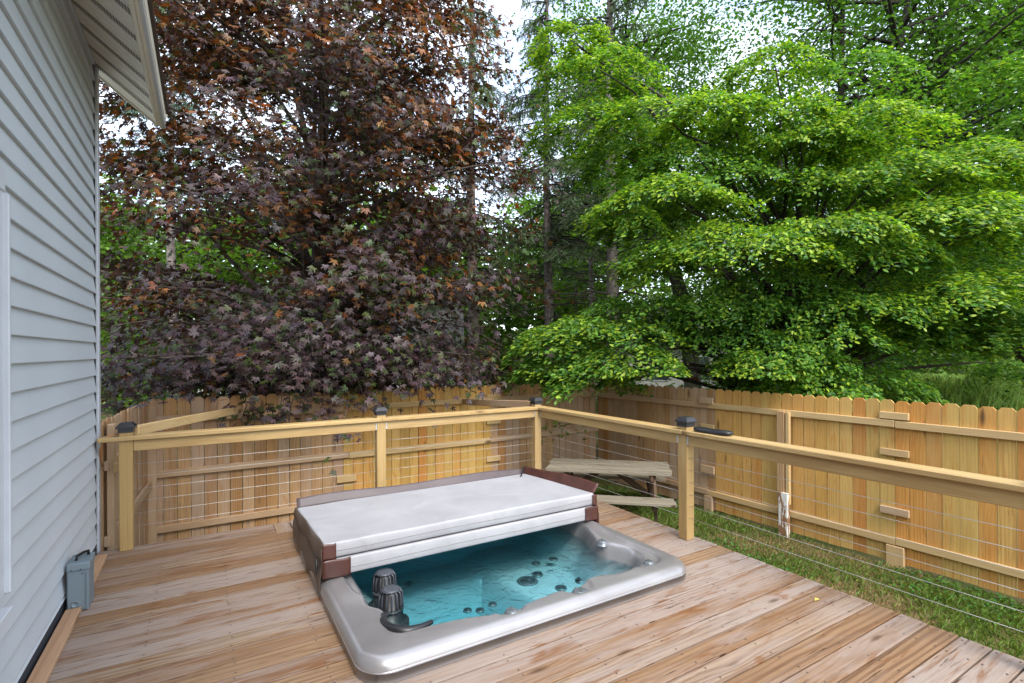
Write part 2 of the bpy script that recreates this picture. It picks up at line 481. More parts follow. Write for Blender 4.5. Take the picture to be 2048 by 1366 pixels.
def mat_water():
    n = NT('tub_water'); tc = n.n('ShaderNodeTexCoord')
    h = n.math('ADD', n.noise(tc.outputs['Object'], 5.5, 3, 0.55, 1.2), n.math('MULTIPLY', n.noise(tc.outputs['Object'], 17.0, 2, 0.5, 0.8), 0.35))
    nb = n.bump(h, 0.85, 0.05)
    gl = n.n('ShaderNodeBsdfGlossy'); gl.inputs['Roughness'].default_value = 0.02; n.l(nb, gl.inputs['Normal'])
    tr = n.n('ShaderNodeBsdfTransparent'); tr.inputs['Color'].default_value = (0.93, 0.985, 0.985, 1)
    fr = n.n('ShaderNodeFresnel'); fr.inputs['IOR'].default_value = 1.33; n.l(nb, fr.inputs['Normal'])
    mx = n.n('ShaderNodeMixShader'); n.l(fr.outputs[0], mx.inputs[0]); n.l(tr.outputs[0], mx.inputs[1]); n.l(gl.outputs[0], mx.inputs[2])
    va = n.n('ShaderNodeVolumeAbsorption'); va.inputs['Color'].default_value = (0.02, 0.76, 0.88, 1); va.inputs['Density'].default_value = 0.95
    vs = n.n('ShaderNodeVolumeScatter'); vs.inputs['Color'].default_value = (0.30, 0.92, 1.0, 1); vs.inputs['Density'].default_value = 0.15
    ad = n.n('ShaderNodeAddShader'); n.l(va.outputs[0], ad.inputs[0]); n.l(vs.outputs[0], ad.inputs[1])
    n.l(ad.outputs[0], n.out.inputs['Volume'])
    return n.done(mx)


M['water'] = mat_water()


def mat_lawn():
    n = NT('lawn'); tc = n.n('ShaderNodeTexCoord')
    a = n.noise(tc.outputs['Object'], 0.9, 4, 0.6); b = n.noise(tc.outputs['Object'], 60, 3, 0.7)
    c = n.mix(n.ramp(a, [(0.42, 0.0), (0.62, 1.0)]), (0.07, 0.10, 0.022), (0.19, 0.14, 0.065))
    c = n.mix(n.ramp(b, [(0.3, 0.55), (0.7, 0.0)]), c, (0.03, 0.035, 0.012))
    return n.done(n.bsdf(c, 0.9, spec=0.2, normal=n.bump(b, 0.8, 0.02)))


M['lawn'] = mat_lawn()
GZ = -0.82

# ------------------------------------------------------------------ ground
gs = 60
gx = np.concatenate([-np.geomspace(400, 12, 8), np.linspace(-10, 22, 33), np.geomspace(24, 400, 8)])
gy = np.concatenate([-np.geomspace(400, 8, 8), np.linspace(-6, 26, 33), np.geomspace(28, 400, 8)])
GXm, GYm = np.meshgrid(gx, gy, indexing='ij')
far = np.clip((np.hypot(GXm, GYm) - 12) / 60, 0, 1)
Zg = GZ + 0.04 * np.sin(GXm * 0.9) * np.cos(GYm * 0.7) * np.clip(far * 8, 0, 1) + far * 0.6
Vg = np.stack([GXm, GYm, Zg], -1).reshape(-1, 3)
ni, nj = GXm.shape
I, J = np.meshgrid(np.arange(ni - 1), np.arange(nj - 1), indexing='ij')
Fg = np.stack([I * nj + J, (I + 1) * nj + J, (I + 1) * nj + J + 1, I * nj + J + 1], -1).reshape(-1, 4)
lawn = np_mesh('ground', Vg, Fg, M['lawn'], smooth=True); tag(lawn, kind='structure')

# ------------------------------------------------------------------ deck
DX0, DX1, DY0, DY1 = -0.745, 3.605, -2.2, 5.243
PITCH, BW, BT = 0.1428, 0.1330, 0.034
TX0, TX1, TY0, TY1 = 0.695, 2.875, 2.475, 4.59          # opening for the tub
jb_V, jb_F = [], []
def addbox(V, Fs, x0, x1, y0, y1, z0, z1):
    o = len(V)
    V += [(x, y, z) for x in (x0, x1) for y in (y0, y1) for z in (z0, z1)]
    Fs += [[o + i for i in f] for f in ([0, 1, 3, 2], [4, 6, 7, 5], [0, 4, 5, 1], [2, 3, 7, 6], [0, 2, 6, 4], [1, 5, 7, 3])]
joists = [x for x in np.arange(DX0 + 0.05, DX1, 0.4064)] + [DX1 - 0.045]
for x in joists:
    if TX0 - 0.1 < x < TX1 + 0.1:
        addbox(jb_V, jb_F, x - 0.019, x + 0.019, DY0, TY0 - 0.06, -0.2, -BT - 0.001)
        addbox(jb_V, jb_F, x - 0.019, x + 0.019, TY1 + 0.06, DY1 - 0.06, -0.2, -BT - 0.001)
    else:
        addbox(jb_V, jb_F, x - 0.019, x + 0.019, DY0, DY1 - 0.06, -0.2, -BT - 0.001)
addbox(jb_V, jb_F, DX0, DX1 - 0.02, DY1 - 0.055, DY1 - 0.017, -0.2, -BT - 0.001)
for x, y in ((DX1 - 0.1, 0.3), (DX1 - 0.1, 2.9), (DX1 - 0.1, 5.1), (1.5, 5.1), (-0.5, 5.1)):
    addbox(jb_V, jb_F, x - 0.045, x + 0.045, y - 0.045, y + 0.045, GZ - 0.05, -0.202)
deck = mesh('deck', jb_V, jb_F, M['ledger']); tag(deck, kind='structure')
k0 = math.floor((DY0 - 1.019) / PITCH)
y = 1.019 + k0 * PITCH
screws = []
while y < DY1 - 0.02:
    w_ = min(BW, DY1 - y - 0.002); yc = y + w_ / 2 + 0.002
    segs = []
    if y + w_ > TY0 and y < TY1:
        segs = [(DX0, TX0 - random.uniform(0.002, 0.012)), (TX1 + random.uniform(0.0, 0.01), DX1)]
    elif y > 4.93:
        segs = [(DX0, 0.532), (0.83, DX1)]
    else:
        segs = [(DX0, DX1)]
    for a, b in segs:
        if b == DX1: b += random.uniform(-0.003, 0.004)
        o = board('deck_board', (b - a, w_, BT), ((a + b) / 2, yc, -BT / 2 + random.uniform(-0.0012, 0.0012)), M['deck'], deck, c=0.0018,
                  xa=(random.choice((-1, 1)), 0, 0))
        for x in joists:
            if a + 0.02 < x < b - 0.01:
                for s in (-0.045, 0.045):
                    if w_ > 0.1: screws.append((x + random.uniform(-0.006, 0.006), yc + s + random.uniform(-0.006, 0.006)))
    y += PITCH
# the short cross pieces beside the folded cover
for i, xx in enumerate((0.602, 0.744)):
    board('deck_board', (DY1 - 4.938, BW, BT), (xx, (DY1 + 4.938) / 2, -BT / 2 + 0.001), M['deck'], deck, xa=(0, 1, 0))
SV, SF = [], []
for (x, yy) in screws:
    o = len(SV)
    for k in range(6):
        t = k * math.pi / 3; SV.append((x + 0.0054 * math.cos(t), yy + 0.0054 * math.sin(t), 0.0022))
    SF.append([o + k for k in range(6)])
so = mesh('screw_heads', SV, SF, M['screw'], deck); tag(so, kind='stuff')
# board laid along the house wall, on the deck
for a, b in ((-1.5, 4.085), (4.30, 5.06)):
    board('edge_board', (b - a, 0.078, 0.03), (-0.703, (a + b) / 2, 0.0175), M['ledger'], deck, xa=(0, 1, 0))

# ------------------------------------------------------------------ house
WX = -0.765
HY1 = 5.34
house = empty('house', (WX, 2.0, GZ))
house['label'] = 'house side wall of pale blue grey lap siding with cream soffit'; house['category'] = 'house'
cw = mesh('wall', [(WX - 0.02, -4, GZ), (WX - 0.02, HY1, GZ), (WX - 0.02, HY1, 4.1), (WX - 0.02, -4, 4.1),
                   (-7, -4, GZ), (-7, HY1, GZ), (-7, HY1, 4.1), (-7, -4, 4.1)],
          [[0, 1, 2, 3], [7, 6, 5, 4], [1, 5, 6, 2], [0, 3, 7, 4], [0, 4, 5, 1], [3, 2, 6, 7]], M['dark'], house)
prism('gable', [(-7, 4.1), (WX - 0.02, 4.1), (-3.9, 6.4)], HY1 - 0.1, HY1 - 0.02, 'y', M['siding'], house)
SP = 0.1312
win_y1, win_z0, win_z1 = 2.975, 0.575, 2.29
z = 1.555 - 12 * SP
first = True
SL0 = -3.0
while z < 3.93:
    h = SP + 0.006
    zb = z + (0.10 if first else 0.0)
    prof = [(-0.002, zb), (0.026, zb), (0.027, zb + 0.004), (0.007, z + h), (-0.002, z + h)]
    segs = [(SL0, HY1 - 0.115)]
    if z + h > win_z0 + 0.02 and z < win_z1: segs = [(win_y1 - 0.01, HY1 - 0.115)]
    for a, b in segs:
        key = ('sid', round(a, 3), first)
        me = _cache.get(key)
        if me is None:
            V = [(u, a, v - z) for u, v in prof] + [(u, b, v - z) for u, v in prof]
            nP = len(prof)
            Fs = [list(range(nP)), list(range(nP, 2 * nP))[::-1]] + [[i, nP + i, nP + (i + 1) % nP, (i + 1) % nP] for i in range(nP)]
            me = bpy.data.meshes.new('siding_board'); me.from_pydata(V, [], Fs); me.materials.append(M['siding']); fix_normals(me); _cache[key] = me
        o = bpy.data.objects.new('siding_board', me); o.location = (WX - 0.012, 0, z); put(o, house)
    first = False
    z += SP
# flashing strip under the siding
board('base_strip', (8.2, 0.012, 0.09), (WX + 0.002, HY1 - 4.2, 0.045), M['dark'], house, xa=(0, 1, 0))
# corner post, two faces
board('corner_trim', (4.75, 0.085, 0.02), (WX + 0.012, HY1 - 0.030, 1.60), M['trim'], house, xa=(0, 0, 1), za=(1, 0, 0))
board('corner_trim', (4.75, 0.10, 0.02), (WX - 0.05, HY1 + 0.012, 1.60), M['trim'], house, xa=(0, 0, 1), za=(0, 1, 0))
# window at the left edge: casing, sill, glass
wf = board('window', (win_z1 - win_z0, 0.105, 0.03), (WX + 0.018, win_y1 - 0.055, (win_z0 + win_z1) / 2), M['trim'], house, xa=(0, 0, 1), za=(1, 0, 0))
board('window_bead', (win_z1 - win_z0 - 0.02, 0.022, 0.045), (WX + 0.030, win_y1 - 0.012, (win_z0 + win_z1) / 2), M['trim'], wf, xa=(0, 0, 1), za=(1, 0, 0))
wf2 = board('window_head', (1.3, 0.10, 0.034), (WX + 0.020, win_y1 - 0.65, win_z1 + 0.048), M['trim'], house, xa=(0, 1, 0), za=(1, 0, 0))
board('window_sill', (1.2, 0.075, 0.05), (WX + 0.048, win_y1 - 0.73, win_z0 - 0.03), M['trim'], house, xa=(0, 1, 0))
board('window_pane', (1.1, win_z1 - win_z0 - 0.1, 0.01), (WX + 0.004, win_y1 - 0.66, (win_z0 + win_z1) / 2), M['glass'], house, xa=(0, 1, 0), za=(1, 0, 0))
# sloped eave soffit: wall line z 3.95 falls to z 3.62 at the fascia
EX, EZ0, EZ1, EY1 = -0.347, 3.95, 3.62, 5.50
sl = Vector((EX - WX, 0, EZ1 - EZ0)); sln = Vector((sl.z, 0, -sl.x)).normalized(); slL = sl.length
yy = EY1; i = 0
sof = bpy.data.objects.new('soffit', None); sof.location = (WX, EY1, EZ0); put(sof, house)
while yy > -1.0:
    # one panel is three ribs; the middle one of each is perforated
    wdt = 0.098
    cpos = Vector((WX, yy - wdt / 2, EZ0)) + sl / 2
    vent = (i % 3 == 2)
    board('soffit_panel', (slL, wdt - 0.004, 0.012), cpos - sln * (0.006 if not vent else 0.002), M['soffit'], sof, xa=sl, za=-sln, c=0.003)
    if vent:
        vo_ = Vector(cpos) + sln * 0.0055
        VV, FF = [], []
        for r in range(6):
            yo = (r - 2.5) * 0.012
            ax = sl.normalized() * (slL / 2 - 0.012)
            for k in range(26):
                t0 = -1 + 2 * k / 26; t1 = t0 + 1.45 / 26
                o_ = len(VV)
                for t, s in ((t0, -1), (t1, -1), (t1, 1), (t0, 1)):
                    VV.append(tuple(vo_ + ax * t + Vector((0, yo + s * 0.0042, 0))))
                FF.append([o_, o_ + 1, o_ + 2, o_ + 3])
        po = mesh('vent_slots', VV, FF, M['soffit_vent'], sof)
    yy -= wdt; i += 1
board('soffit_trim', (6.5, 0.03, 0.016), Vector((EX - 0.012, EY1 - 3.25, EZ1 + 0.006)), M['fascia'], sof, xa=(0, 1, 0), za=(0.3, 0, 1))
fa = board('fascia', (6.56, 0.022, 0.15), (EX + 0.014, EY1 - 3.25, EZ1 + 0.068), M['fascia'], house, xa=(0, 1, 0))
board('fascia_lip', (6.56, 0.026, 0.022), (EX + 0.034, EY1 - 3.25, EZ1 + 0.004), M['trim'], fa, xa=(0, 1, 0))
board('fascia_face', (6.56, 0.012, 0.10), (EX + 0.044, EY1 - 3.25, EZ1 + 0.085), M['fascia'], fa, xa=(0, 1, 0))
board('drip_edge', (6.58, 0.03, 0.02), (EX + 0.058, EY1 - 3.25, EZ1 + 0.148), M['drip'], fa, xa=(0, 1, 0))
# end of the eave box (barge) and the roof slab
up_ = Vector((WX - EX, 0, EZ0 - EZ1)).normalized()
board('barge_board', (0.60, 0.02, 0.14), Vector((EX, EY1 + 0.012, EZ1)) + up_ * 0.27 + Vector((0, 0, 0.075)), M['fascia'], house, xa=up_, za=(0, 0, 1))
rp = Vector((EX + 0.06, 0, EZ1 + 0.16)); rq = rp + up_ * 4.6
mesh('roof', [(rp.x, -4, rp.z), (rp.x, EY1 + 0.03, rp.z), (rq.x, EY1 + 0.03, rq.z), (rq.x, -4, rq.z),
              (rp.x, -4, rp.z + 0.03), (rp.x, EY1 + 0.03, rp.z + 0.03), (rq.x, EY1 + 0.03, rq.z + 0.03), (rq.x, -4, rq.z + 0.03)],
     [[3, 2, 1, 0], [4, 5, 6, 7], [0, 1, 5, 4], [1, 2, 6, 5], [2, 3, 7, 6], [3, 0, 4, 7]], M['roof'], house)

# electrical box at the foot of the wall
eb = empty('electrical_box', (-0.69, 4.19, 0.0)); tag(eb, 'grey steel electrical box standing on the deck against the siding', 'electrical box')
bx0, bx1, by0, by1, bz0, bz1 = -0.738, -0.632, 4.10, 4.285, 0.004, 0.30
board('housing', (bx1 - bx0, by1 - by0, bz1 - bz0 - 0.05), ((bx0 + bx1) / 2, (by0 + by1) / 2, (bz0 + bz1 - 0.05) / 2), M['box'], eb, c=0.004)
board('hood', (bx1 - bx0 + 0.008, by1 - by0 + 0.01, 0.05), ((bx0 + bx1) / 2 + 0.002, (by0 + by1) / 2, bz1 - 0.025), M['box'], eb, c=0.007)
board('door_panel', (0.078, 0.005, 0.215), ((bx0 + bx1) / 2 - 0.008, by0 - 0.0045, 0.125), M['box'], eb, c=0.0015)
board('side_flange', (0.012, 0.008, 0.235), (bx1 - 0.006, by0 - 0.003, 0.122), M['box'], eb, c=0.002)
hd = tube('handle', [(-0.70, 4.155, 0.30), (-0.70, 4.16, 0.325), (-0.672, 4.20, 0.332), (-0.655, 4.24, 0.325), (-0.655, 4.245, 0.30)], 0.009, M['black_plastic'], eb)
lathe('knockout', [(0.0, 0.0), (0.022, 0.0), (0.022, 0.003), (0.015, 0.003), (0.014, 0.001), (0.0, 0.001)], M['box'], eb, ((bx0 + bx1) / 2 - 0.012, by0 - 0.007, 0.05), 16, rot=(math.pi / 2, 0, 0))
for dx, dz in ((-0.03, 0.262), (0.015, 0.262), (0.025, 0.235)):
    lathe('screw', [(0.0, 0.0), (0.004, 0.0), (0.004, 0.002), (0.0, 0.003)], M['screw'], eb, ((bx0 + bx1) / 2 + dx, by0 - 0.0075, dz), 8, rot=(math.pi / 2, 0, 0))

# ------------------------------------------------------------------ deck railing
RY, RX = 5.185, 3.508                     # post centre lines
railing = empty('deck_railing', (3.5, 5.18, 0.0))
tag(railing, 'new pine deck railing with steel cables and black post caps', 'railing')
CAPZ0, CAPZ1 = 0.892, 0.930
posts = [(-0.556, RY), (1.46, RY), (3.455, RY), (RX, 2.965), (RX, 0.75)]
# post B sits where pixel column 762 meets the rail line
posts[1] = (float(on_y(763, 850, RY - 0.045)[0]) , RY)
def post_cap(parent, x, y):
    z0 = 0.958
    prof = [(0.051, 0.0), (0.051, 0.034), (0.066, 0.036), (0.066, 0.046), (0.040, 0.078), (0.034, 0.080)]
    V, Fs = [], []
    for r, zz in prof:
        V += [(-r, -r, zz), (r, -r, zz), (r, r, zz), (-r, r, zz)]
    for i in range(len(prof) - 1):
        for k in range(4):
            k2 = (k + 1) % 4; Fs.append([i * 4 + k, i * 4 + k2, (i + 1) * 4 + k2, (i + 1) * 4 + k])
    Fs.append([3, 2, 1, 0]); n_ = (len(prof) - 1) * 4; Fs.append([n_, n_ + 1, n_ + 2, n_ + 3])
    return mesh('post_cap', V, Fs, M['black'], parent, (x, y, z0))
post_objs = []
for (x, y) in posts:
    po = board('post', (0.972, 0.092, 0.092), (x, y, 0.4875), M['rail'], railing, xa=(0, 0, 1), za=(0, -1, 0), c=0.005)
    po_cap = post_cap(po, x, y)
    post_objs.append(po)
# cap rails are notched round the posts: front and back strips plus the pieces between
def cap_run(p, q, along, post_pos, ends):
    pass
def strip(nm, a, b, along, c, wd, z0, z1, cc=0.006):
    if along == 'x': board(nm, (b - a, wd, z1 - z0), ((a + b) / 2, c, (z0 + z1) / 2), M['rail'], railing, c=cc)
    else: board(nm, (b - a, wd, z1 - z0), (c, (a + b) / 2, (z0 + z1) / 2), M['rail'], railing, xa=(0, 1, 0), c=cc)
# far run
xs = [p[0] for p in posts[:3]]
strip('cap_rail', -0.735, xs[1], 'x', RY - 0.058, 0.022, CAPZ0, CAPZ1)
strip('cap_rail', xs[1] + 0.001, xs[2] + 0.07, 'x', RY - 0.058, 0.022, CAPZ0, CAPZ1)
for a, b in ((-0.735, xs[0] - 0.047), (xs[0] + 0.047, xs[1] - 0.047), (xs[1] + 0.047, xs[2] - 0.047)):
    strip('cap_rail', a, b, 'x', RY + 0.0117, 0.117, CAPZ0, CAPZ1 - 0.0015)
    if b - a > 0.5:
        strip('rail', a + 0.001, b - 0.001, 'x', RY - 0.022, 0.038, 0.803, CAPZ0 - 0.001, 0.004)
# right run
RC = posts[2][0] + 0.053
ysr = [RY, posts[3][1], posts[4][1]]
strip('cap_rail', posts[3][1] - 0.01, RY - 0.0705, 'y', RX - 0.058, 0.022, CAPZ0, CAPZ1)
strip('cap_rail', 0.6, posts[3][1] - 0.011, 'y', RX - 0.058, 0.022, CAPZ0, CAPZ1)
for a, b in ((ysr[1] + 0.047, ysr[0] - 0.0705), (ysr[2] + 0.047, ysr[1] - 0.047)):
    strip('cap_rail', a, b, 'y', RX + 0.0117, 0.117, CAPZ0, CAPZ1 - 0.0015)
    strip('rail', a + 0.001, b + (0.02 if b > 5 else -0.001), 'y', RX - 0.022, 0.038, 0.803, CAPZ0 - 0.001, 0.004)
strip('cap_rail', xs[2] + 0.048, xs[2] + 0.123, 'x', RY + 0.0117, 0.117, CAPZ0, CAPZ1 - 0.0015)
strip('cap_rail', RY - 0.069, RY - 0.0475, 'y', RX + 0.03, 0.08, CAPZ0, CAPZ1 - 0.0015)
# brackets
for (bx, by, ax) in ((xs[1] - 0.052, RY - 0.043, 'x'), (xs[1] + 0.052, RY - 0.043, 'x'), (xs[2] - 0.052, RY - 0.043, 'x')):
    board('bracket', (0.014, 0.004, 0.07), (bx, by, 0.845), M['zinc'], railing, c=0.001)
for (bx, by) in ((RX - 0.043, posts[3][1] + 0.053), (RX - 0.043, posts[3][1] - 0.053), (RX - 0.043, RY - 0.075)):
    board('bracket', (0.014, 0.004, 0.07), (bx, by, 0.845), M['zinc'], railing, xa=(0, 1, 0), za=(0, 0, 1), c=0.001)
# cables
def sag(p, q, n=7, s=0.004):
    p, q = np.array(p), np.array(q)
    return [p + (q - p) * t - np.array([0, 0, s * 4 * t * (1 - t)]) for t in np.linspace(0, 1, n)]
for kz in range(6):
    zc = 0.692 - 0.1012 * kz
    for a, b in ((xs[0] + 0.04, xs[1] - 0.04), (xs[1] + 0.04, xs[2] - 0.04)):
        tube('cable', sag((a, RY - 0.01, zc), (b, RY - 0.01, zc + random.uniform(-0.004, 0.004))), 0.0021, M['wire'], railing, sides=5)
    for a, b in ((ysr[1] + 0.04, ysr[0] - 0.04), (ysr[2] + 0.04, ysr[1] - 0.04)):
        tube('cable', sag((RX - 0.01, a, zc), (RX - 0.01, b, zc + random.uniform(-0.004, 0.004))), 0.0021, M['wire'], railing, sides=5)

# things lying on / tied to the railing
hr_poly = []
for t in np.linspace(0, 2 * math.pi, 40, endpoint=False):
    r_ = 1.0 - 0.22 * abs(math.sin(t)) ** 3 * (1 if math.cos(2 * t) < 0.4 else 1)
    hr_poly.append((0.165 * math.cos(t), 0.062 * math.sin(t) * r_ * (1 + 0.25 * math.cos(2 * t))))
hv, hf = [], []
for sc_, zz in ((0.96, 0.0), (1.0, 0.005), (1.0, 0.012), (0.94, 0.018), (0.6, 0.021)):
    hv += [(u * sc_, v * sc_, zz + 0.006 * (u / 0.165) ** 2) for u, v in hr_poly]
nH = len(hr_poly)
for i in range(4):
    for k in range(nH):
        k2 = (k + 1) % nH; hf.append([i * nH + k, i * nH + k2, (i + 1) * nH + k2, (i + 1) * nH + k])
hf.append(list(range(nH))[::-1]); hf.append([4 * nH + k for k in range(nH)])
hr = mesh('spa_headrest', hv, hf, M['black_plastic'], None, (RX + 0.005, 2.70, CAPZ1 - 0.0005), smooth=True)
hr.rotation_euler = (0, 0, math.radians(92)); hr.scale = (1.05, 1.25, 1.5)
tag(hr, 'flat black waisted pad lying on the cap rail beside a post cap', 'headrest pad')
oc = tube('extension_cord', [(-0.735, 5.37, 0.66), (-0.742, 5.30, 0.74), (-0.725, 5.20, 0.84), (-0.69, 5.16, 0.915), (-0.655, 5.165, 0.945), (-0.61, 5.19, 0.948), (-0.606, 5.25, 0.94), (-0.58, 5.30, 0.86)],
          0.006, M['cord'], sides=6)
tag(oc, 'thin orange cord looped over the railing end by the house corner', 'cord')

# ------------------------------------------------------------------ fences
FZ0, FZ1 = -0.76, 1.035
def picket_mesh(L, wd, mat, key):
    k = ('pk', round(wd, 4), key, mat.name)
    if k in _cache: return _cache[k]
    e = 0.032; t = 0.016
    poly = [(0, -wd / 2), (L - e, -wd / 2), (L, -wd / 2 + e * 0.9), (L, wd / 2 - e * 0.9), (L - e, wd / 2), (0, wd / 2)]
    n_ = len(poly)
    V = [(u, v, -t / 2) for u, v in poly] + [(u, v, t / 2) for u, v in poly]
    Fs = [list(range(n_))[::-1], list(range(n_, 2 * n_))] + [[i, (i + 1) % n_, n_ + (i + 1) % n_, n_ + i] for i in range(n_)]
    me = bpy.data.meshes.new('picket'); me.from_pydata(V, [], Fs); me.materials.append(mat); fix_normals(me); _cache[k] = me
    return me
def fence(name, p, q, label, nrm, rails, old=lambda t: False, top=None, offset=0.0):
    """pickets from p to q (2D, camera-side face); nrm points to the camera side"""
    p, q = np.array(p, float), np.array(q, float); d = q - p; L = np.linalg.norm(d); d = d / L
    nrm = np.array(nrm, float)
    root = empty(name, (p[0], p[1], GZ)); tag(root, label, 'fence')
    npk = int(L / 0.1417)
    for i in range(npk + 1):
        s = offset + (i + 0.5) * 0.1417
        if s > L - 0.03: break
        zt = (top(s / L) if top else FZ1) + random.uniform(-0.006, 0.006)
        m_ = M['picket_old'] if old(s / L + random.uniform(-0.04, 0.04)) else M['picket']
        me = picket_mesh(1.80, random.choice((0.1325, 0.135, 0.137)), m_, '')
        o = bpy.data.objects.new('picket', me)
        c = p + d * s + nrm * random.uniform(-0.009, 0.001)
        o.rotation_euler = rotm((0, 0, 1), (nrm[0], nrm[1], 0)).to_euler()
        o.location = (c[0] - nrm[0] * 0.008, c[1] - nrm[1] * 0.008, zt - 1.80)
        put(o, root)
    for (z0, z1, cuts) in rails:
        cuts = [0.0] + list(cuts) + [1.0]
        for a, b in zip(cuts[:-1], cuts[1:]):
            A = p + d * (a * L + 0.002) + nrm * 0.0195; B = p + d * (b * L - 0.002) + nrm * 0.0195
            dz = random.uniform(-0.008, 0.008)
            m_ = M['fence_rail_old'] if old((a + b) / 2) else M['fence_rail']
            board('fence_rail', (np.linalg.norm(B - A), 0.036, z1 - z0), ((A[0] + B[0]) / 2, (A[1] + B[1]) / 2, (z0 + z1) / 2 + dz), m_, root, xa=(d[0], d[1], 0), c=0.005)
    return root, p, d, L, nrm
def fence_block(f, s0, s1, z0, z1, mat, off=0.02, t=0.038):
    root, p, d, L, n_ = f
    c = p + d * (s0 + s1) / 2 + n_ * off
    return board('block', (s1 - s0, t, z1 - z0), (c[0], c[1], (z0 + z1) / 2), mat, root, xa=(d[0], d[1], 0), c=0.004)
def fence_post(f, s, wd, z0, z1, mat, off=0.024, t=0.045):
    root, p, d, L, n_ = f
    c = p + d * s + n_ * off
    return board('post', (z1 - z0, wd, t), (c[0], c[1], (z0 + z1) / 2), mat, root, xa=(0, 0, 1), za=(n_[0], n_[1], 0), c=0.005)
FA, FB = (-0.585, 7.5), (6.40, 7.5)
ff = fence('picket_fence', FA, FB, 'long dog-eared picket fence behind the far deck railing', (0, -1),
           [(0.755, 0.838, (0.145, 0.335, 0.62)), (0.085, 0.175, (0.335, 0.665)), (-0.57, -0.485, (0.335, 0.665))],
           old=lambda t: t < 0.34 or t > 0.68, top=lambda t: 1.045 - 0.04 * max(0, t - 0.6) / 0.4)
for (pa, pb, ya, yb) in ((674, 713, 950, 966), (974, 1001, 911, 924), (975, 1002, 790, 797), (974, 1002, 839, 846)):
    A = on_y(pa, ya, 7.46); B = on_y(pb, yb, 7.46)
    zc = (A[2] + B[2]) / 2
    fence_block(ff, A[0] - FA[0], B[0] - FA[0], zc - 0.045, zc + 0.045, M['fence_rail'])
fence_post(ff, 0.03, 0.09, GZ, 0.96, M['fence_rail_old'])
fence_post(ff, -0.02, 0.07, GZ, 1.0, M['picket_old'], off=-0.01, t=0.03)
fence_post(ff, 2.37, 0.10, GZ, -0.58, M['fence_rail'])
fence_post(ff, 4.68, 0.10, GZ, -0.58, M['fence_rail_old'])
RB, RA = (6.66, 0.4), (6.395, 7.48)
L_r = math.hypot(RA[0] - RB[0], RA[1] - RB[1])
rd = ((RA[0] - RB[0]) / L_r, (RA[1] - RB[1]) / L_r)
s_of = lambda yv: (yv - RB[1]) / rd[1]
s2 = s_of(2.665); s1 = s_of(float(on_x(1420, 900, 6.5)[1])); sp_ = s_of(3.89)
fr_ = fence('picket_fence', RB, RA, 'bright yellow picket fence beyond the lawn to the right of the deck', (-rd[1], rd[0]),
            [(0.735, 0.815, (s2 / L_r, sp_ / L_r, s1 / L_r)), (-0.565, -0.485, (s2 / L_r, sp_ / L_r, s1 / L_r))],
            old=lambda t: t > (s1 / L_r) - 0.01, top=lambda t: 1.045 - 0.03 * t, offset=0.013)
for z0, z1, mm in ((0.828, 0.905, 'fence_rail'), (0.42, 0.495, 'fence_rail'), (-0.235, -0.155, 'fence_rail_old')):
    fence_block(fr_, s2 - 0.13, s2 + 0.145, z0, z1, M[mm], off=0.021 if z0 < 0.7 else 0.022)
for yp0, yp1, mm in ((795, 806, 'fence_rail_old'), (849, 860, 'fence_rail'), (932, 946, 'fence_rail_old')):
    zt = float(on_x(1420, yp0, 6.47)[2]); zb = float(on_x(1420, yp1, 6.47)[2])
    fence_block(fr_, s1 - 0.10, s1 + 0.13, zb - 0.01, zt, M[mm], off=0.05 if yp0 < 800 else 0.021)
fence_post(fr_, s2, 0.17, GZ - 0.03, -0.575, M['fence_rail'])
fence_post(fr_, s1, 0.14, GZ - 0.03, -0.575, M['fence_rail_old'])
fence_post(fr_, sp_ + 0.03, 0.10, -0.40, 0.80, M['picket_old'], off=0.062)
fence_post(fr_, sp_ - 0.06, 0.05, -0.40, 0.80, M['fence_rail'], off=0.062)
# stub of an older post with flaking white paint
def mat_flaking():
    n = NT('flaking_white_paint'); tc = n.n('ShaderNodeTexCoord')
    a = n.noise(n.vmul(tc.outputs['Object'], (5, 22, 22)), 1.0, 5, 0.65, 0.5)
    f_ = n.ramp(a, [(0.49, 0.0), (0.53, 1.0)])
    return n.done(n.bsdf(n.mix(f_, (0.24, 0.12, 0.055), (0.66, 0.63, 0.58)), 0.7, normal=n.bump(f_, 0.6, 0.004)))
c_ = np.array(RB) + np.array(rd) * (sp_ - 0.02) + np.array((-rd[1], rd[0])) * 0.092
wp = board('fence_stub_post', (0.60, 0.125, 0.06), (c_[0], c_[1], GZ + 0.27), mat_flaking(), None, xa=(0, 0, 1), za=(-rd[1], rd[0], 0), c=0.008)
tag(wp, 'short old post with flaking white paint at the foot of the fence', 'post')
fl = fence('picket_fence', (-0.735, 5.40), (-0.595, 7.485), 'short weathered fence piece running from house corner to far fence', (0.9979, -0.065),
           [(0.62, 0.70, ()), (-0.03, 0.06, ())], old=lambda t: True)
fence_post(fl, 0.06, 0.09, GZ, 1.0, M['fence_rail_old'], off=0.045, t=0.05)
fence_block(fl, -0.02, 0.10, 0.60, 0.685, M['fence_rail'], off=0.09)
# two loose 2x4 braces between railing and far fence
b1 = beam('brace_board', (-0.50, 5.27, 0.955), (0.38, 7.43, 0.87), 0.038, 0.085, M['fence_rail'])
tag(b1, 'long thin brace from the house-side railing post up to the far fence', 'brace')
b2 = beam('brace_board', (3.43, 5.27, 0.945), tuple(on_y(927, 801, 7.42) + np.array([0, 0, -0.02])), 0.038, 0.09, M['fence_rail_old'])
tag(b2, 'short grainy brace between the corner railing post and far fence', 'brace')

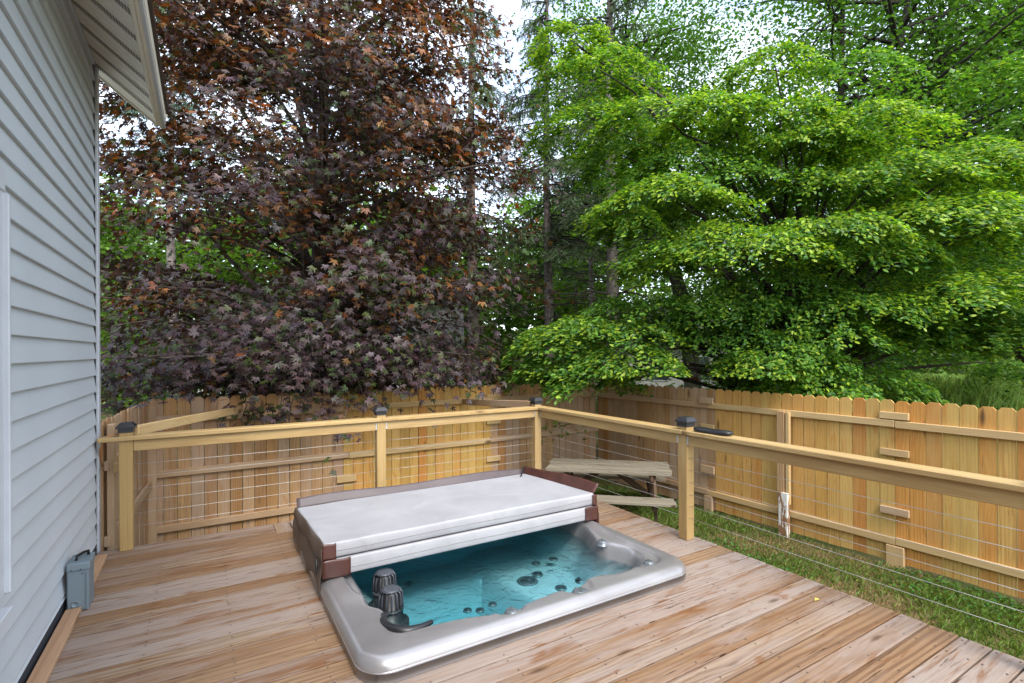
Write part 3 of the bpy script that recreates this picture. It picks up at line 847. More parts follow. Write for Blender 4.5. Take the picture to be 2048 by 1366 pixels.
# ------------------------------------------------------------------ picnic table
pt = empty('picnic_table', (5.07, 5.72, GZ)); tag(pt, 'weathered grey picnic table on the lawn inside the fence corner', 'picnic table')
ang = math.radians(-42.6); tu = Vector((math.cos(ang), math.sin(ang), 0)); tv = Vector((-math.sin(ang), math.cos(ang), 0))
tc_ = Vector((5.06, 5.70, 0))
def T(u, v, zz): return tuple(tc_ + tu * u + tv * v + Vector((0, 0, zz)))
TZ = -0.075
for i in range(5):
    board('plank', (1.74 + random.uniform(-0.015, 0.015), 0.138, 0.038), T(random.uniform(-0.01, 0.01), (i - 2) * 0.153, TZ - 0.019 + random.uniform(-0.005, 0.005)), M['table'], pt, xa=tu)
BZ = -0.37
for s in (-1, 1):
    for k in (0, 1) if s > 0 else (0, 1):
        board('bench_plank', (1.74, 0.138, 0.038), T(random.uniform(-0.01, 0.01), s * (0.60 + 0.144 * k), BZ - 0.019), M['table'], pt, xa=tu)
for e in (-0.60, 0.60):
    beam('cross_beam', T(e, -0.74, BZ - 0.085), T(e, 0.74, BZ - 0.085), 0.038, 0.088, M['table_dark'], pt)
    beam('top_cleat', T(e, -0.36, TZ - 0.085), T(e, 0.36, TZ - 0.085), 0.038, 0.088, M['table_dark'], pt)
    for s in (-1, 1):
        beam('leg', T(e + 0.04, s * 0.24, TZ - 0.04), T(e + 0.04, s * 0.60, GZ), 0.038, 0.088, M['table_dark'], pt, up=tv)
    beam('brace', T(e - math.copysign(0.05, e), 0, BZ - 0.10), T(math.copysign(0.10, e), 0, TZ - 0.06), 0.038, 0.088, M['table_dark'], pt)

# ------------------------------------------------------------------ hot tub
ht = empty('hot_tub', (1.786, 3.53, 0.0)); tag(ht, 'silver acrylic hot tub with teal water sunk into the deck', 'hot tub')
inner = [(0.84, 3.50), (0.835, 3.24), (0.81, 3.02), (0.865, 2.91), (0.865, 2.80), (0.83, 2.70), (0.885, 2.615), (1.05, 2.60), (1.235, 2.575), (1.38, 2.535), (1.50, 2.545), (1.60, 2.535),
         (1.84, 2.56), (1.97, 2.545), (2.10, 2.60), (2.22, 2.60), (2.36, 2.555), (2.55, 2.585), (2.70, 2.68), (2.755, 2.80), (2.74, 2.92), (2.69, 3.04), (2.70, 3.18), (2.75, 3.32), (2.80, 3.52),
         (2.79, 4.10), (2.70, 4.36), (2.45, 4.45), (1.8, 4.47), (1.15, 4.45), (0.92, 4.36), (0.84, 4.10)]
def catmull(P, n=6):
    P = np.array(P); m = len(P); out = []
    for i in range(m):
        p0, p1, p2, p3 = P[i - 1], P[i], P[(i + 1) % m], P[(i + 2) % m]
        for t in np.linspace(0, 1, n, endpoint=False):
            out.append(0.5 * ((2 * p1) + (-p0 + p2) * t + (2 * p0 - 5 * p1 + 4 * p2 - p3) * t * t + (-p0 + 3 * p1 - 3 * p2 + p3) * t ** 3))
    return np.array(out)
INN = catmull(inner, 5)
def sdf(P, poly):
    """signed distance, positive inside"""
    P = np.asarray(P, float); a = poly; b = np.roll(poly, -1, axis=0)
    best = np.full(len(P), 1e9); ins = np.zeros(len(P), bool)
    for p, q in zip(a, b):
        e = q - p; wv = P - p
        t = np.clip((wv @ e) / (e @ e), 0, 1)
        best = np.minimum(best, np.hypot(*(wv - t[:, None] * e).T))
        c1 = (p[1] <= P[:, 1]) != (q[1] <= P[:, 1])
        with np.errstate(divide='ignore', invalid='ignore'):
            xi = p[0] + (P[:, 1] - p[1]) / (q[1] - p[1] + 1e-12) * e[0]
        ins ^= c1 & (P[:, 0] < xi)
    return np.where(ins, best, -best)
def sst(a, b, x):
    t = np.clip((x - a) / (b - a), 0, 1); return t * t * (3 - 2 * t)
RIM = 0.125
X0, X1, Y0_, Y1_ = 0.625, 2.945, 2.400, 4.655
RC_ = 0.17
recess = catmull([(2.66, 2.52), (2.80, 2.60), (2.82, 2.80), (2.80, 3.0), (2.83, 3.2), (2.86, 3.5), (2.6, 3.5), (2.4, 3.0), (2.45, 2.62)], 5)
recess2 = catmull([(1.42, 2.485), (1.58, 2.485), (1.60, 2.60), (1.40, 2.60)], 5)
recess3 = catmull([(1.92, 2.475), (2.08, 2.475), (2.12, 2.62), (1.88, 2.62)], 5)
recess4 = catmull([(0.77, 3.52), (0.765, 3.30), (0.80, 3.15), (0.9, 3.15), (0.9, 3.6), (0.8, 3.6)], 5)
def basin(P):
    d = sdf(P, INN); x, y = P[:, 0], P[:, 1]
    seat = np.full(len(P), -0.36)
    seat = seat + (0.20) * (1 - sst(1.08, 1.24, x + 0.12 * (y - 2.9)))                     # shelf on the left
    seat = seat + 0.06 * sst(2.0, 2.2, x)
    fw = np.minimum(sst(1.14, 1.34, x + 0.05 * np.sin(y * 5)) * (1 - sst(2.0, 2.20, x + 0.10 * (y - 3.0))), sst(2.72, 2.95, y) * (1 - sst(3.75, 4.0, y)))
    seat = seat - 0.36 * fw
    zr = np.full(len(P), RIM)
    for rc, dep in ((recess, 0.022), (recess2, 0.018), (recess3, 0.02), (recess4, 0.03)):
        zr = zr - dep * sst(0.0, 0.03, sdf(P, rc))
    zr = zr + 0.008 * sst(0.05, 0.2, -d) * 0
    return zr + (seat - zr) * np.where(d > -0.02, sst(-0.02, 0.125, d), 0.0)
def dense(a, b, step, r):
    e = np.array([0, 0.0015, 0.005, 0.010, 0.017, 0.026, 0.037, 0.05, 0.062])
    n_ = int((b - a - 0.14) / step)
    return np.concatenate([a + e, np.linspace(a + 0.075, b - 0.075, n_), (b - e)[::-1]])
gxs, gys = dense(X0, X1, 0.0135, 0.06), dense(Y0_, Y1_, 0.0135, 0.06)
GX, GY = np.meshgrid(gxs, gys, indexing='ij')
P0 = np.stack([GX.ravel(), GY.ravel()], 1)
def round_corners(P, x0, x1, y0, y1, rc):
    P = P.copy()
    for cx, sx in ((x0 + rc, -1), (x1 - rc, 1)):
        for cy, sy in ((y0 + rc, -1), (y1 - rc, 1)):
            a = (P[:, 0] - cx) * sx / rc; b = (P[:, 1] - cy) * sy / rc
            m = (a > 0) & (b > 0)
            aa, bb = a[m], b[m]
            P[m, 0] = cx + sx * rc * aa * np.sqrt(1 - bb * bb / 2); P[m, 1] = cy + sy * rc * bb * np.sqrt(1 - aa * aa / 2)
    return P
def outer_d(P, x0, x1, y0, y1, rc):
    qx = np.maximum(np.maximum(x0 + rc - P[:, 0], P[:, 0] - (x1 - rc)), 0); qy = np.maximum(np.maximum(y0 + rc - P[:, 1], P[:, 1] - (y1 - rc)), 0)
    ins = np.minimum(np.minimum(P[:, 0] - x0, x1 - P[:, 0]), np.minimum(P[:, 1] - y0, y1 - P[:, 1]))
    return np.where((qx > 0) & (qy > 0), rc - np.hypot(qx, qy), ins)
P1 = round_corners(P0, X0, X1, Y0_, Y1_, RC_)
do = np.clip(outer_d(P1, X0, X1, Y0_, Y1_, RC_), 0, None)
zz = basin(P1)
rr = 0.06
edge = np.where(do < rr, rr - np.sqrt(np.clip(rr * rr - (rr - do) ** 2, 0, None)), 0.0)
zz = zz - edge - 0.010 * (1 - sst(0.0, 0.14, do))
ni, nj = GX.shape
V = np.column_stack([P1, zz])
I, J = np.meshgrid(np.arange(ni - 1), np.arange(nj - 1), indexing='ij')
Fq = np.stack([I * nj + J, (I + 1) * nj + J, (I + 1) * nj + J + 1, I * nj + J + 1], -1).reshape(-1, 4)
# skirt below the rim
ring = [i * nj for i in range(ni)] + [(ni - 1) * nj + j for j in range(1, nj)] + [i * nj + nj - 1 for i in range(ni - 2, -1, -1)] + [j for j in range(nj - 2, 0, -1)]
nb = len(V)
skirt = V[ring].copy(); skirt[:, 2] = 0.004
cen = np.array([(X0 + X1) / 2, (Y0_ + Y1_) / 2]); 
skirt[:, :2] = skirt[:, :2] + (cen - skirt[:, :2]) * 0.004
V = np.vstack([V, skirt]); nr = len(ring)
Fs_ = np.array([[ring[k], nb + k, nb + (k + 1) % nr, ring[(k + 1) % nr]] for k in range(nr)])
Fq = np.vstack([Fq, Fs_[:, ::-1]])
inn_ = sst(0.03, 0.075, sdf(V[:, :2], INN))  # weight of the painted-in brightening, full inside the basin
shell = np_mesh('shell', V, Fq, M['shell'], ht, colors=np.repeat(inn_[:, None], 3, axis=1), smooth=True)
# water: a closed body, its upper face rippled by the material
WZ = -0.012
wpoly = INN + 0.0
wc = wpoly.mean(0); wpoly = wc + (wpoly - wc) * 1.004
nW = len(wpoly)
Vw = [(x, y, WZ) for x, y in wpoly] + [(x, y, -0.80) for x, y in wpoly]
Fw_ = [list(range(nW)), list(range(nW, 2 * nW))[::-1]] + [[i, nW + i, nW + (i + 1) % nW, (i + 1) % nW] for i in range(nW)]
wat = mesh('water', Vw, Fw_, M['water'], ht); fix_normals(wat.data)
# two filter lids on the left shelf
for (fx, fy, ztop) in ((1.03, 3.40, 0.115), (1.00, 3.17, 0.100)):
    fo = lathe('filter', [(0.0, -0.20), (0.115, -0.20), (0.115, -0.105), (0.108, -0.10), (0.078, -0.098), (0.076, ztop - 0.125), (0.066, ztop - 0.12), (0.060, ztop - 0.02), (0.045, ztop - 0.006), (0.0, ztop - 0.004)], M['black_plastic'], ht, (fx, fy, 0), 28)
    VV, FF = [], []
    for k in range(14):
        t = 2 * math.pi * k / 14; pts = []
        for r, zq in ((0.074, ztop - 0.12), (0.074, ztop - 0.06), (0.070, ztop - 0.022), (0.056, ztop - 0.004)):
            pts.append((r * math.cos(t), r * math.sin(t), zq))
        v_, f_ = tube_arrays(pts, 0.0058, 6); o_ = len(VV); VV += [tuple(q) for q in v_]; FF += [[i + o_ for i in f] for f in f_]
    rb = mesh('ribs', VV, FF, M['filter_rib'], fo, (fx, fy, 0), smooth=True)
    lathe('lid_plate', [(0.0, ztop - 0.008), (0.060, ztop - 0.008), (0.058, ztop + 0.002), (0.03, ztop + 0.005), (0.0, ztop + 0.005)], M['filter_rib'], fo, (fx, fy, 0), 20)
    lathe('ring', [(0.068, ztop - 0.132), (0.081, ztop - 0.132), (0.081, ztop - 0.115), (0.068, ztop - 0.115)], M['filter_rib'], fo, (fx, fy, 0), 28)
# crescent head pillow at the front-left corner
cp = [on_z(x, y, 0.085) for x, y in ((776, 1238), (767, 1247), (769, 1259), (786, 1268), (812, 1271), (840, 1264), (864, 1252))]
cp = [np.array(q) for q in catmull([q[:2] for q in cp] + [cp[-1][:2] + (cp[-1][:2] - cp[-2][:2])], 6)[:37]]
tube('head_pillow', [(q[0], q[1], 0.108) for q in cp], [0.011 + 0.018 * math.sin(math.pi * min(1, (i + 3) / 40)) for i in range(len(cp))], M['black_plastic'], ht, sides=10)
# knobs on the rim
for (px_, py_, r_, tall) in ((1205, 1075, 0.040, 0.035), (1298, 1122, 0.035, 0.026), (1023, 1219, 0.036, 0.022), (1161, 1177, 0.045, 0.016)):
    q = on_z(px_, py_, RIM + 0.002)
    zb = float(basin(np.array([[q[0], q[1]]]))[0]) - 0.004
    zb = max(zb, 0.06)
    ko = lathe('knob', [(0.0, 0.0), (r_ * 1.15, 0.0), (r_ * 1.15, 0.005), (r_, 0.006), (r_ * 0.98, tall * 0.8), (r_ * 0.85, tall), (0.0, tall * 1.04)], M['knob'], ht, (q[0], q[1], zb), 24)
    board('knob_grip', (r_ * 1.7, r_ * 0.5, 0.006), (q[0], q[1], zb + tall * 1.04), M['jet'], ko, xa=(0.6, 0.8, 0), c=0.002)
# jets under the water
jets = [(885, 1143, -0.62, 0.10), (905, 1134, -0.62, 0.08), (1055, 1163, -0.66, 0.09), (957, 1187, -0.60, 0.105), (915, 1108, -0.62, 0.05), (1075, 1150, -0.6, 0.05), (818, 1168, -0.40, 0.04), (935, 1222, -0.33, 0.035), (960, 1222, -0.33, 0.035), (985, 1210, -0.35, 0.035),
        (1122, 1177, -0.28, 0.05), (1157, 1163, -0.28, 0.045), (1107, 1119, -0.28, 0.04), (1072, 1128, -0.28, 0.04), (1010, 1117, -0.6, 0.03), (1058, 1102, -0.4, 0.03)]
for (px_, py_, zq, r_) in jets:
    q = on_z(px_, py_, zq)
    for _ in range(6):
        zq2 = float(basin(np.array([[q[0], q[1]]]))[0]); q = on_z(px_, py_, zq2)
    e_ = 0.01
    zx = float(basin(np.array([[q[0] + e_, q[1]]]))[0] - basin(np.array([[q[0] - e_, q[1]]]))[0]) / (2 * e_)
    zy = float(basin(np.array([[q[0], q[1] + e_]]))[0] - basin(np.array([[q[0], q[1] - e_]]))[0]) / (2 * e_)
    nrm_ = Vector((-zx, -zy, 1)).normalized()
    rot = nrm_.to_track_quat('Z', 'Y').to_euler()
    jo = lathe('jet', [(0.0, 0.002), (r_ * 0.68, 0.002), (r_ * 0.72, 0.010), (r_ * 0.9, 0.012), (r_, 0.0), (0.0, -0.004)], M['jet'], ht, (q[0], q[1], zq2), 18, rot=rot)
    jc = lathe('nozzle', [(0.0, 0.004), (r_ * 0.69, 0.004), (r_ * 0.66, 0.013), (r_ * 0.2, 0.016), (0.0, 0.016)], M['jet_dark'], jo, (q[0], q[1], zq2), 12, rot=rot)
# back wall jets just under the cover
for (px_, py_) in ((1018, 1078), (1024, 1080), (1048, 1083), (1052, 1067)):
    q = on_y(px_, py_, 4.36); q = np.array([q[0], 4.36, q[2]])
    jo = lathe('jet', [(0.0, 0.0), (0.035, 0.0), (0.035, 0.02), (0.015, 0.024), (0.0, 0.024)], M['jet_dark'], ht, tuple(q), 14, rot=(math.pi / 2, 0, 0))

# ------------------------------------------------------------------ folded cover
cv = empty('tub_cover', (1.8, 4.05, 0.13)); tag(cv, 'folded brown and white vinyl cover resting on the back of the hot tub', 'tub cover')
def slab(name, x0, x1, y0, y1, zt, zb, r, mat, rc=0.03, step=0.05, bulge=0.0):
    e = np.array([0, 0.1, 0.35, 0.7, 1.0]) * r
    nx = max(4, int((x1 - x0) / step)); ny = max(4, int((y1 - y0) / step))
    xs_ = np.concatenate([x0 + e, np.linspace(x0 + r * 1.6, x1 - r * 1.6, nx), (x1 - e)[::-1]]); ys_ = np.concatenate([y0 + e, np.linspace(y0 + r * 1.6, y1 - r * 1.6, ny), (y1 - e)[::-1]])
    A, B = np.meshgrid(xs_, ys_, indexing='ij'); P = round_corners(np.stack([A.ravel(), B.ravel()], 1), x0, x1, y0, y1, rc)
    d = np.clip(outer_d(P, x0, x1, y0, y1, rc), 0, None)
    ed = np.where(d < r, r - np.sqrt(np.clip(r * r - (r - d) ** 2, 0, None)), 0)
    t = zt(P) - ed; b = zb(P) + ed
    n1 = len(P); a_, b_ = A.shape
    V = np.vstack([np.column_stack([P, t]), np.column_stack([P, b])])
    I, J = np.meshgrid(np.arange(a_ - 1), np.arange(b_ - 1), indexing='ij')
    q = np.stack([I * b_ + J, (I + 1) * b_ + J, (I + 1) * b_ + J + 1, I * b_ + J + 1], -1).reshape(-1, 4)
    ring = [i * b_ for i in range(a_)] + [(a_ - 1) * b_ + j for j in range(1, b_)] + [i * b_ + b_ - 1 for i in range(a_ - 2, -1, -1)] + [j for j in range(b_ - 2, 0, -1)]
    m = len(ring)
    lev = [V[ring]]; ids = [np.array(ring)]
    for fz in (0.03, 0.5, 0.97):
        rv_ = V[ring].copy(); rv_[:, 2] = t[ring] + (b[ring] - t[ring]) * fz
        out_ = 0.004 if fz == 0.5 else 0.0006
        cc_ = np.array([(x0 + x1) / 2, (y0 + y1) / 2]); dv_ = rv_[:, :2] - cc_; rv_[:, :2] += np.sign(dv_) * out_ * (np.abs(dv_) > np.array([(x1 - x0) / 2, (y1 - y0) / 2]) - 0.02)
        ids.append(len(V) + np.arange(m)); V = np.vstack([V, rv_])
    ids.append(n1 + np.array(ring)); ss_ = []
    for A_i, B_i in zip(ids[:-1], ids[1:]):
        ss_ += [[A_i[k], A_i[(k + 1) % m], B_i[(k + 1) % m], B_i[k]] for k in range(m)]
    o = np_mesh(name, V, np.vstack([q, q[:, ::-1] + n1, np.array(ss_)]), mat, cv, smooth=True); fix_normals(o.data)
    return o
CX0, CX1, CYF, CYB = 0.655, 2.935, 3.465, 4.63
def lerp_y(f, b): return lambda P: f + (b - f) * (P[:, 1] - CYF) / (CYB - CYF)
_nz = lambda P: 0.004 * np.sin(P[:, 0] * 3.1 + 1) * np.sin(P[:, 1] * 4.0) + 0.003 * np.sin(P[:, 0] * 9 + P[:, 1] * 5) * np.exp(-((P[:, 0] - 0.95) / 0.3) ** 2)
slab('lower_panel', CX0 + 0.005, CX1 - 0.005, CYF, CYB, lerp_y(0.240, 0.205), lambda P: np.full(len(P), 0.129), 0.012, M['cover_white'])
slab('upper_panel', CX0, CX1, CYF + 0.012, CYB + 0.01, lambda P: lerp_y(0.352, 0.288)(P) + _nz(P), lambda P: lerp_y(0.248, 0.211)(P), 0.014, M['cover_white'], step=0.04)
for zc, yq in ((0.303, CYF + 0.0115), (0.183, CYF - 0.0005)):
    tube('seam', [(x, yq - 0.0045, zc - 0.0065 + 0.003 * math.sin(x * 5)) for x in np.linspace(CX0 + 0.05, CX1 - 0.04, 30)], 0.0022, M['welt'], cv, sides=5)
def sheet(name, fn, nu, nv, mat, th=0.005):
    V = []
    for i in range(nu + 1):
        for j in range(nv + 1): V.append(fn(i / nu, j / nv))
    Fs = [[i * (nv + 1) + j, (i + 1) * (nv + 1) + j, (i + 1) * (nv + 1) + j + 1, i * (nv + 1) + j + 1] for i in range(nu) for j in range(nv)]
    o = mesh(name, V, Fs, mat, cv, smooth=True)
    md = o.modifiers.new('thickness', 'SOLIDIFY'); md.thickness = th; md.offset = 0
    return o
# brown left side: one skirt per layer, hanging to the deck
def left_low(u, v):
    yq = CYF - 0.008 + u * (CYB - CYF + 0.03); zt = 0.235 - 0.03 * u; zb = 0.030 + 0.02 * math.sin(u * 9)
    zq = zt + (zb - zt) * v
    return (CX0 - 0.010 - 0.022 * math.sin(v * 2.6) + 0.005 * math.sin(u * 17 + v * 5), yq, zq)
def left_up(u, v):
    yq = CYF + 0.004 + u * (CYB - CYF + 0.025); zt = 0.349 - 0.060 * u; zb = 0.225 - 0.028 * u
    zq = zt + (zb - zt) * v
    return (CX0 - 0.004 - 0.020 * math.sin(v * 2.9) + 0.006 * math.sin(u * 13 + v * 3), yq, zq)
sheet('side_skirt', left_low, 30, 8, M['cover_side']); sheet('side_skirt', left_up, 30, 8, M['cover_side'])
def right_low(u, v):
    yq = CYF - 0.008 + u * (CYB - CYF + 0.03); zt = 0.235 - 0.03 * u; zq = zt + (0.03 - zt) * v
    return (CX1 + 0.010 + 0.018 * math.sin(v * 2.6), yq, zq)
sheet('side_skirt', right_low, 20, 6, M['cover_brown'])
# skirts of the folded-over half stand up along the back and the right
def back_flap(u, v):
    xq = CX0 + 0.005 + u * (CX1 - CX0 - 0.01); hh = 0.075 + 0.008 * math.sin(u * 11) - 0.02 * max(0, u - 0.82) * 5
    return (xq, CYB + 0.012 + 0.045 * v + 0.006 * math.sin(u * 15), 0.275 + hh * v + 0.004 * math.sin(u * 8))
sheet('back_flap', back_flap, 50, 5, M['cover_flap'])
def right_flap(u, v):
    yq = CYF + 0.03 + u * (CYB - CYF + 0.02); z0 = 0.335 - 0.055 * u
    return (CX1 - 0.006 + (0.045 + 0.02 * (1 - u)) * v + 0.004 * math.sin(u * 9), yq, z0 + (0.085 + 0.012 * math.sin(u * 5)) * v)
sheet('right_flap', right_flap, 34, 5, M['cover_brown'])
# brown corner patches on the folded front
def patch(name, x0, x1, z0, z1, y0):
    sheet(name, lambda u, v: (x0 + (x1 - x0) * u, y0 - 0.004 - 0.004 * math.sin(math.pi * u), z0 + (z1 - z0) * v + 0.003 * math.sin(u * 6)), 8, 8, M['cover_brown'], 0.006)
patch('corner_patch', CX0 - 0.012, CX0 + 0.075, 0.245, 0.348, CYF + 0.008)
patch('corner_patch', CX0 - 0.016, CX0 + 0.165, 0.128, 0.246, CYF - 0.006)
patch('corner_patch', CX1 - 0.035, CX1 + 0.010, 0.245, 0.340, CYF + 0.008)
patch('corner_patch', CX1 - 0.125, CX1 + 0.012, 0.128, 0.246, CYF - 0.006)
tube('strap', [(2.90, 4.60, 0.372), (2.86, 4.56, 0.335), (2.83, 4.53, 0.305), (2.80, 4.50, 0.300)], 0.008, M['black_plastic'], cv, sides=6)
tube('strap', [(CX0 - 0.03, 3.56, 0.235), (CX0 - 0.036, 3.55, 0.17), (CX0 - 0.03, 3.54, 0.12), (CX0 - 0.02, 3.53, 0.03)], 0.009, M['black_plastic'], cv, sides=6)

# ------------------------------------------------------------------ vegetation tools
def frames(N, nrm, roll):
    """orthonormal frames with given normals (N,3) and random roll"""
    nrm = nrm / (np.linalg.norm(nrm, axis=1, keepdims=True) + 1e-9)
    ref = np.where(np.abs(nrm[:, 2:3]) < 0.9, np.array([[0, 0, 1.0]]), np.array([[1.0, 0, 0]]))
    a = np.cross(ref, nrm); a /= np.linalg.norm(a, axis=1, keepdims=True) + 1e-9
    b = np.cross(nrm, a)
    c, s = np.cos(roll)[:, None], np.sin(roll)[:, None]
    return a * c + b * s, -a * s + b * c, nrm
def leaf_arrays(pos, size, X, Y, Z, tv, tf, curl=None):
    """instantiate a leaf template (k verts) at every position"""
    N, k = len(pos), len(tv)
    if curl is not None: Z = Z * curl[:, None]
    V = pos[:, None, :] + size[:, None, None] * (tv[None, :, 0:1] * X[:, None, :] + tv[None, :, 1:2] * Y[:, None, :] + tv[None, :, 2:3] * Z[:, None, :])
    Fc = (np.arange(N) * k)[:, None, None] + tf[None]
    return V.reshape(-1, 3), Fc.reshape(-1, tf.shape[1])
OVAL = np.array([(0, 0, 0), (0.33, 0.23, 0.05), (0.70, 0.20, 0.03), (1, 0, -0.06), (0.70, -0.20, 0.03), (0.33, -0.23, 0.05)])
DIAM = np.array([(0, 0, 0), (0.5, 0.25, 0.05), (1, 0, -0.06), (0.5, -0.25, 0.05)])
DIAM_F = np.array([(0, 2, 1), (0, 3, 2)])
OVAL_F = np.array([(0, 3, 2), (0, 2, 1), (0, 4, 3), (0, 5, 4)])
def maple_template():
    ang = [0, 27, 58, 88, 122]
    rad = [1.0, 0.52, 0.94, 0.46, 0.68]
    pts = [(0.0, 0.0, 0.0)]
    full = [(r * math.cos(math.radians(a)), r * math.sin(math.radians(a))) for a, r in zip(ang, rad)]
    left = full; right = [(x, -y) for x, y in full[1:]][::-1]
    for x, y in left + right: pts.append((x * 0.62, y * 0.62, -0.10 * (x * x + y * y) + 0.05 * abs(y)))
    n_ = len(pts) - 1
    f = [(0, i, i + 1) for i in range(1, n_)]
    return np.array(pts), np.array(f)
MAPLE, MAPLE_F = maple_template()
def maple_fine():
    ang = [0, 9, 17, 26, 40, 51, 63, 76, 96, 112, 136, 160]
    rad = [1.0, 0.70, 0.76, 0.42, 0.60, 0.95, 0.62, 0.38, 0.72, 0.46, 0.48, 0.16]
    full = [(r * math.cos(math.radians(a)), r * math.sin(math.radians(a))) for a, r in zip(ang, rad)]
    pts = [(0.0, 0.0, 0.0)]
    for x, y in full + [(x, -y) for x, y in full[1:]][::-1]: pts.append((x * 0.64, y * 0.64, -0.16 * (x * x + y * y) + 0.10 * abs(y)))
    return np.array(pts), np.array([(0, i, i + 1) for i in range(1, len(pts) - 1)])
MAPLE2, MAPLE2_F = maple_fine()
def jitter(c, n, amt, rng): return np.clip(np.array(c)[None] * (1 + rng.normal(0, amt, (n, 1))) * (1 + rng.normal(0, amt * 0.3, (n, 3))), 0.003, 0.9)
def limb(p, q, droop, rng, n=6, wob=0.05):
    p, q = np.array(p, float), np.array(q, float); L = np.linalg.norm(q - p); out = []
    for i, t in enumerate(np.linspace(0, 1, n)):
        m = p + (q - p) * t + np.array([0, 0, droop * 4 * t * (1 - t) * L])
        if 0 < i < n - 1: m = m + rng.normal(0, wob * L * 0.3, 3)
        out.append(m)
    return out

# ------------------------------------------------------------------ purple maple
rng = np.random.default_rng(5)
mb = at(645, 703, 9.4); mb[2] = GZ
maple = empty('maple_tree', tuple(mb)); tag(maple, 'dark purple leaved maple hanging over the far fence', 'tree')
tp = [mb + np.array([0, 0, h]) + np.array([0.05 * math.sin(h * 1.1), 0.04 * math.cos(h), 0]) for h in np.linspace(-0.1, 10.5, 16)]
tube('trunk', tp, list(np.linspace(0.20, 0.04, 16)), M['bark'], maple, sides=12)
br, Lp, Ln, Lc, Lsz = [], [], [], [], []
def maple_clump(c, axis, n, r, hgt):
    n = int(n * 1.55)
    axis = axis / (np.linalg.norm(axis) + 1e-9)
    u = rng.normal(0, 1, (n, 3)) * np.array([r, r, r * 0.30])
    p = c + u; p[:, 2] -= 0.22 * (u[:, 0] ** 2 + u[:, 1] ** 2) / r
    nr = np.array([0, 0, 1.0]) + rng.normal(0, 0.50, (n, 3)) + axis * 0.45
    Lp.append(p); Ln.append(nr)
    f_top = np.clip(u[:, 2] / (r * 0.30), -1.5, 1.5)
    pb = np.clip(0.05 + 0.12 * (hgt - 1.3), 0.04, 0.75)           # young bronze growth is commoner higher up
    cl_b = rng.random() < pb
    kind = rng.random(n)
    col = jitter((0.058, 0.038, 0.041), n, 0.32, rng)
    bronze = (kind < (0.62 if cl_b else 0.025))
    col[bronze] = jitter((0.150, 0.066, 0.020), bronze.sum(), 0.38, rng)
    gr = (kind > (0.90 if cl_b else 0.74))
    col[gr] = jitter((0.040, 0.058, 0.016), gr.sum(), 0.3, rng)
    Lc.append(col); Lsz.append(rng.uniform(0.092, 0.145, n))
for h in np.concatenate([np.linspace(1.0, 3.3, 52), np.linspace(3.3, 9.8, 104)]):
    az = rng.uniform(0, 2 * math.pi)
    Lr = (3.95 if h < 6 else 3.95 - (h - 6) * 0.45) * rng.uniform(0.70, 1.12)
    if h < 2.2: Lr *= 0.92
    d = np.array([math.cos(az), math.sin(az), 0])
    p0 = mb + np.array([0, 0, max(0.9, h - 0.2 * Lr)]); tip = mb + d * Lr + np.array([0, 0, h + 0.05 * Lr - (0.35 if h < 2.5 else 0)])
    if tip[1] < 8.0: tip[2] = max(tip[2], 1.55)
    if tip[1] < 6.0: tip = p0 + (tip - p0) * ((p0[1] - 6.0) / (p0[1] - tip[1]))
    pts = limb(p0, tip, 0.10, rng); br.append((pts, list(np.linspace(0.045, 0.008, len(pts)))))
    for t in np.linspace(0.30 if h < 3 else 0.46, 1.0, 8):
        i = t * (len(pts) - 1); i0 = min(int(i), len(pts) - 2); c = pts[i0] + (pts[i0 + 1] - pts[i0]) * (i - i0)
        side = np.array([-d[1], d[0], 0]) * rng.normal(0, 0.42 * t)
        cc = c + side + np.array([0, 0, rng.normal(0.02, 0.12)])
        maple_clump(cc, d, int(rng.uniform(28, 46)), rng.uniform(0.22, 0.40), cc[2])
# low sprays that droop over the fence and towards the railing
for (px_, py_, dep, n_) in ((520, 770, 6.9, 55), (500, 810, 6.6, 40), (560, 820, 6.6, 40), (610, 800, 6.8, 40), (450, 760, 7.1, 45), (640, 770, 7.0, 45), (700, 770, 7.1, 40), (780, 750, 7.3, 45), (860, 730, 7.4, 45), (930, 720, 7.6, 45),
                            (340, 740, 7.4, 45), (400, 700, 7.3, 45), (260, 720, 7.6, 45), (560, 720, 7.1, 55), (660, 710, 7.2, 55), (760, 690, 7.3, 50), (860, 670, 7.6, 50), (950, 650, 8.0, 45), (300, 650, 7.6, 50), (470, 660, 7.2, 55), (230, 640, 8.0, 45), (690, 868, 6.3, 7), (960, 700, 8.2, 40), (1000, 690, 8.6, 40),
                            (730, 800, 6.9, 22), (480, 845, 6.5, 16), (575, 850, 6.5, 16)):
    c = at(px_, py_, dep); ax = c - mb; ax[2] = 0
    maple_clump(c, ax, n_, 0.30 if n_ > 10 else 0.08, 0.8 + rng.random())
    if n_ < 10:
        br.append(([at(697, 800, 6.7), at(690, 835, 6.45), c], [0.006, 0.005, 0.003])); continue
    st = mb + (c - mb) * np.array([0.45, 0.45, 0]) + np.array([0, 0, 2.2 + 1.2 * rng.random()]); pts = limb(st, c, 0.12, rng); br.append((pts, list(np.linspace(0.016, 0.005, len(pts)))))
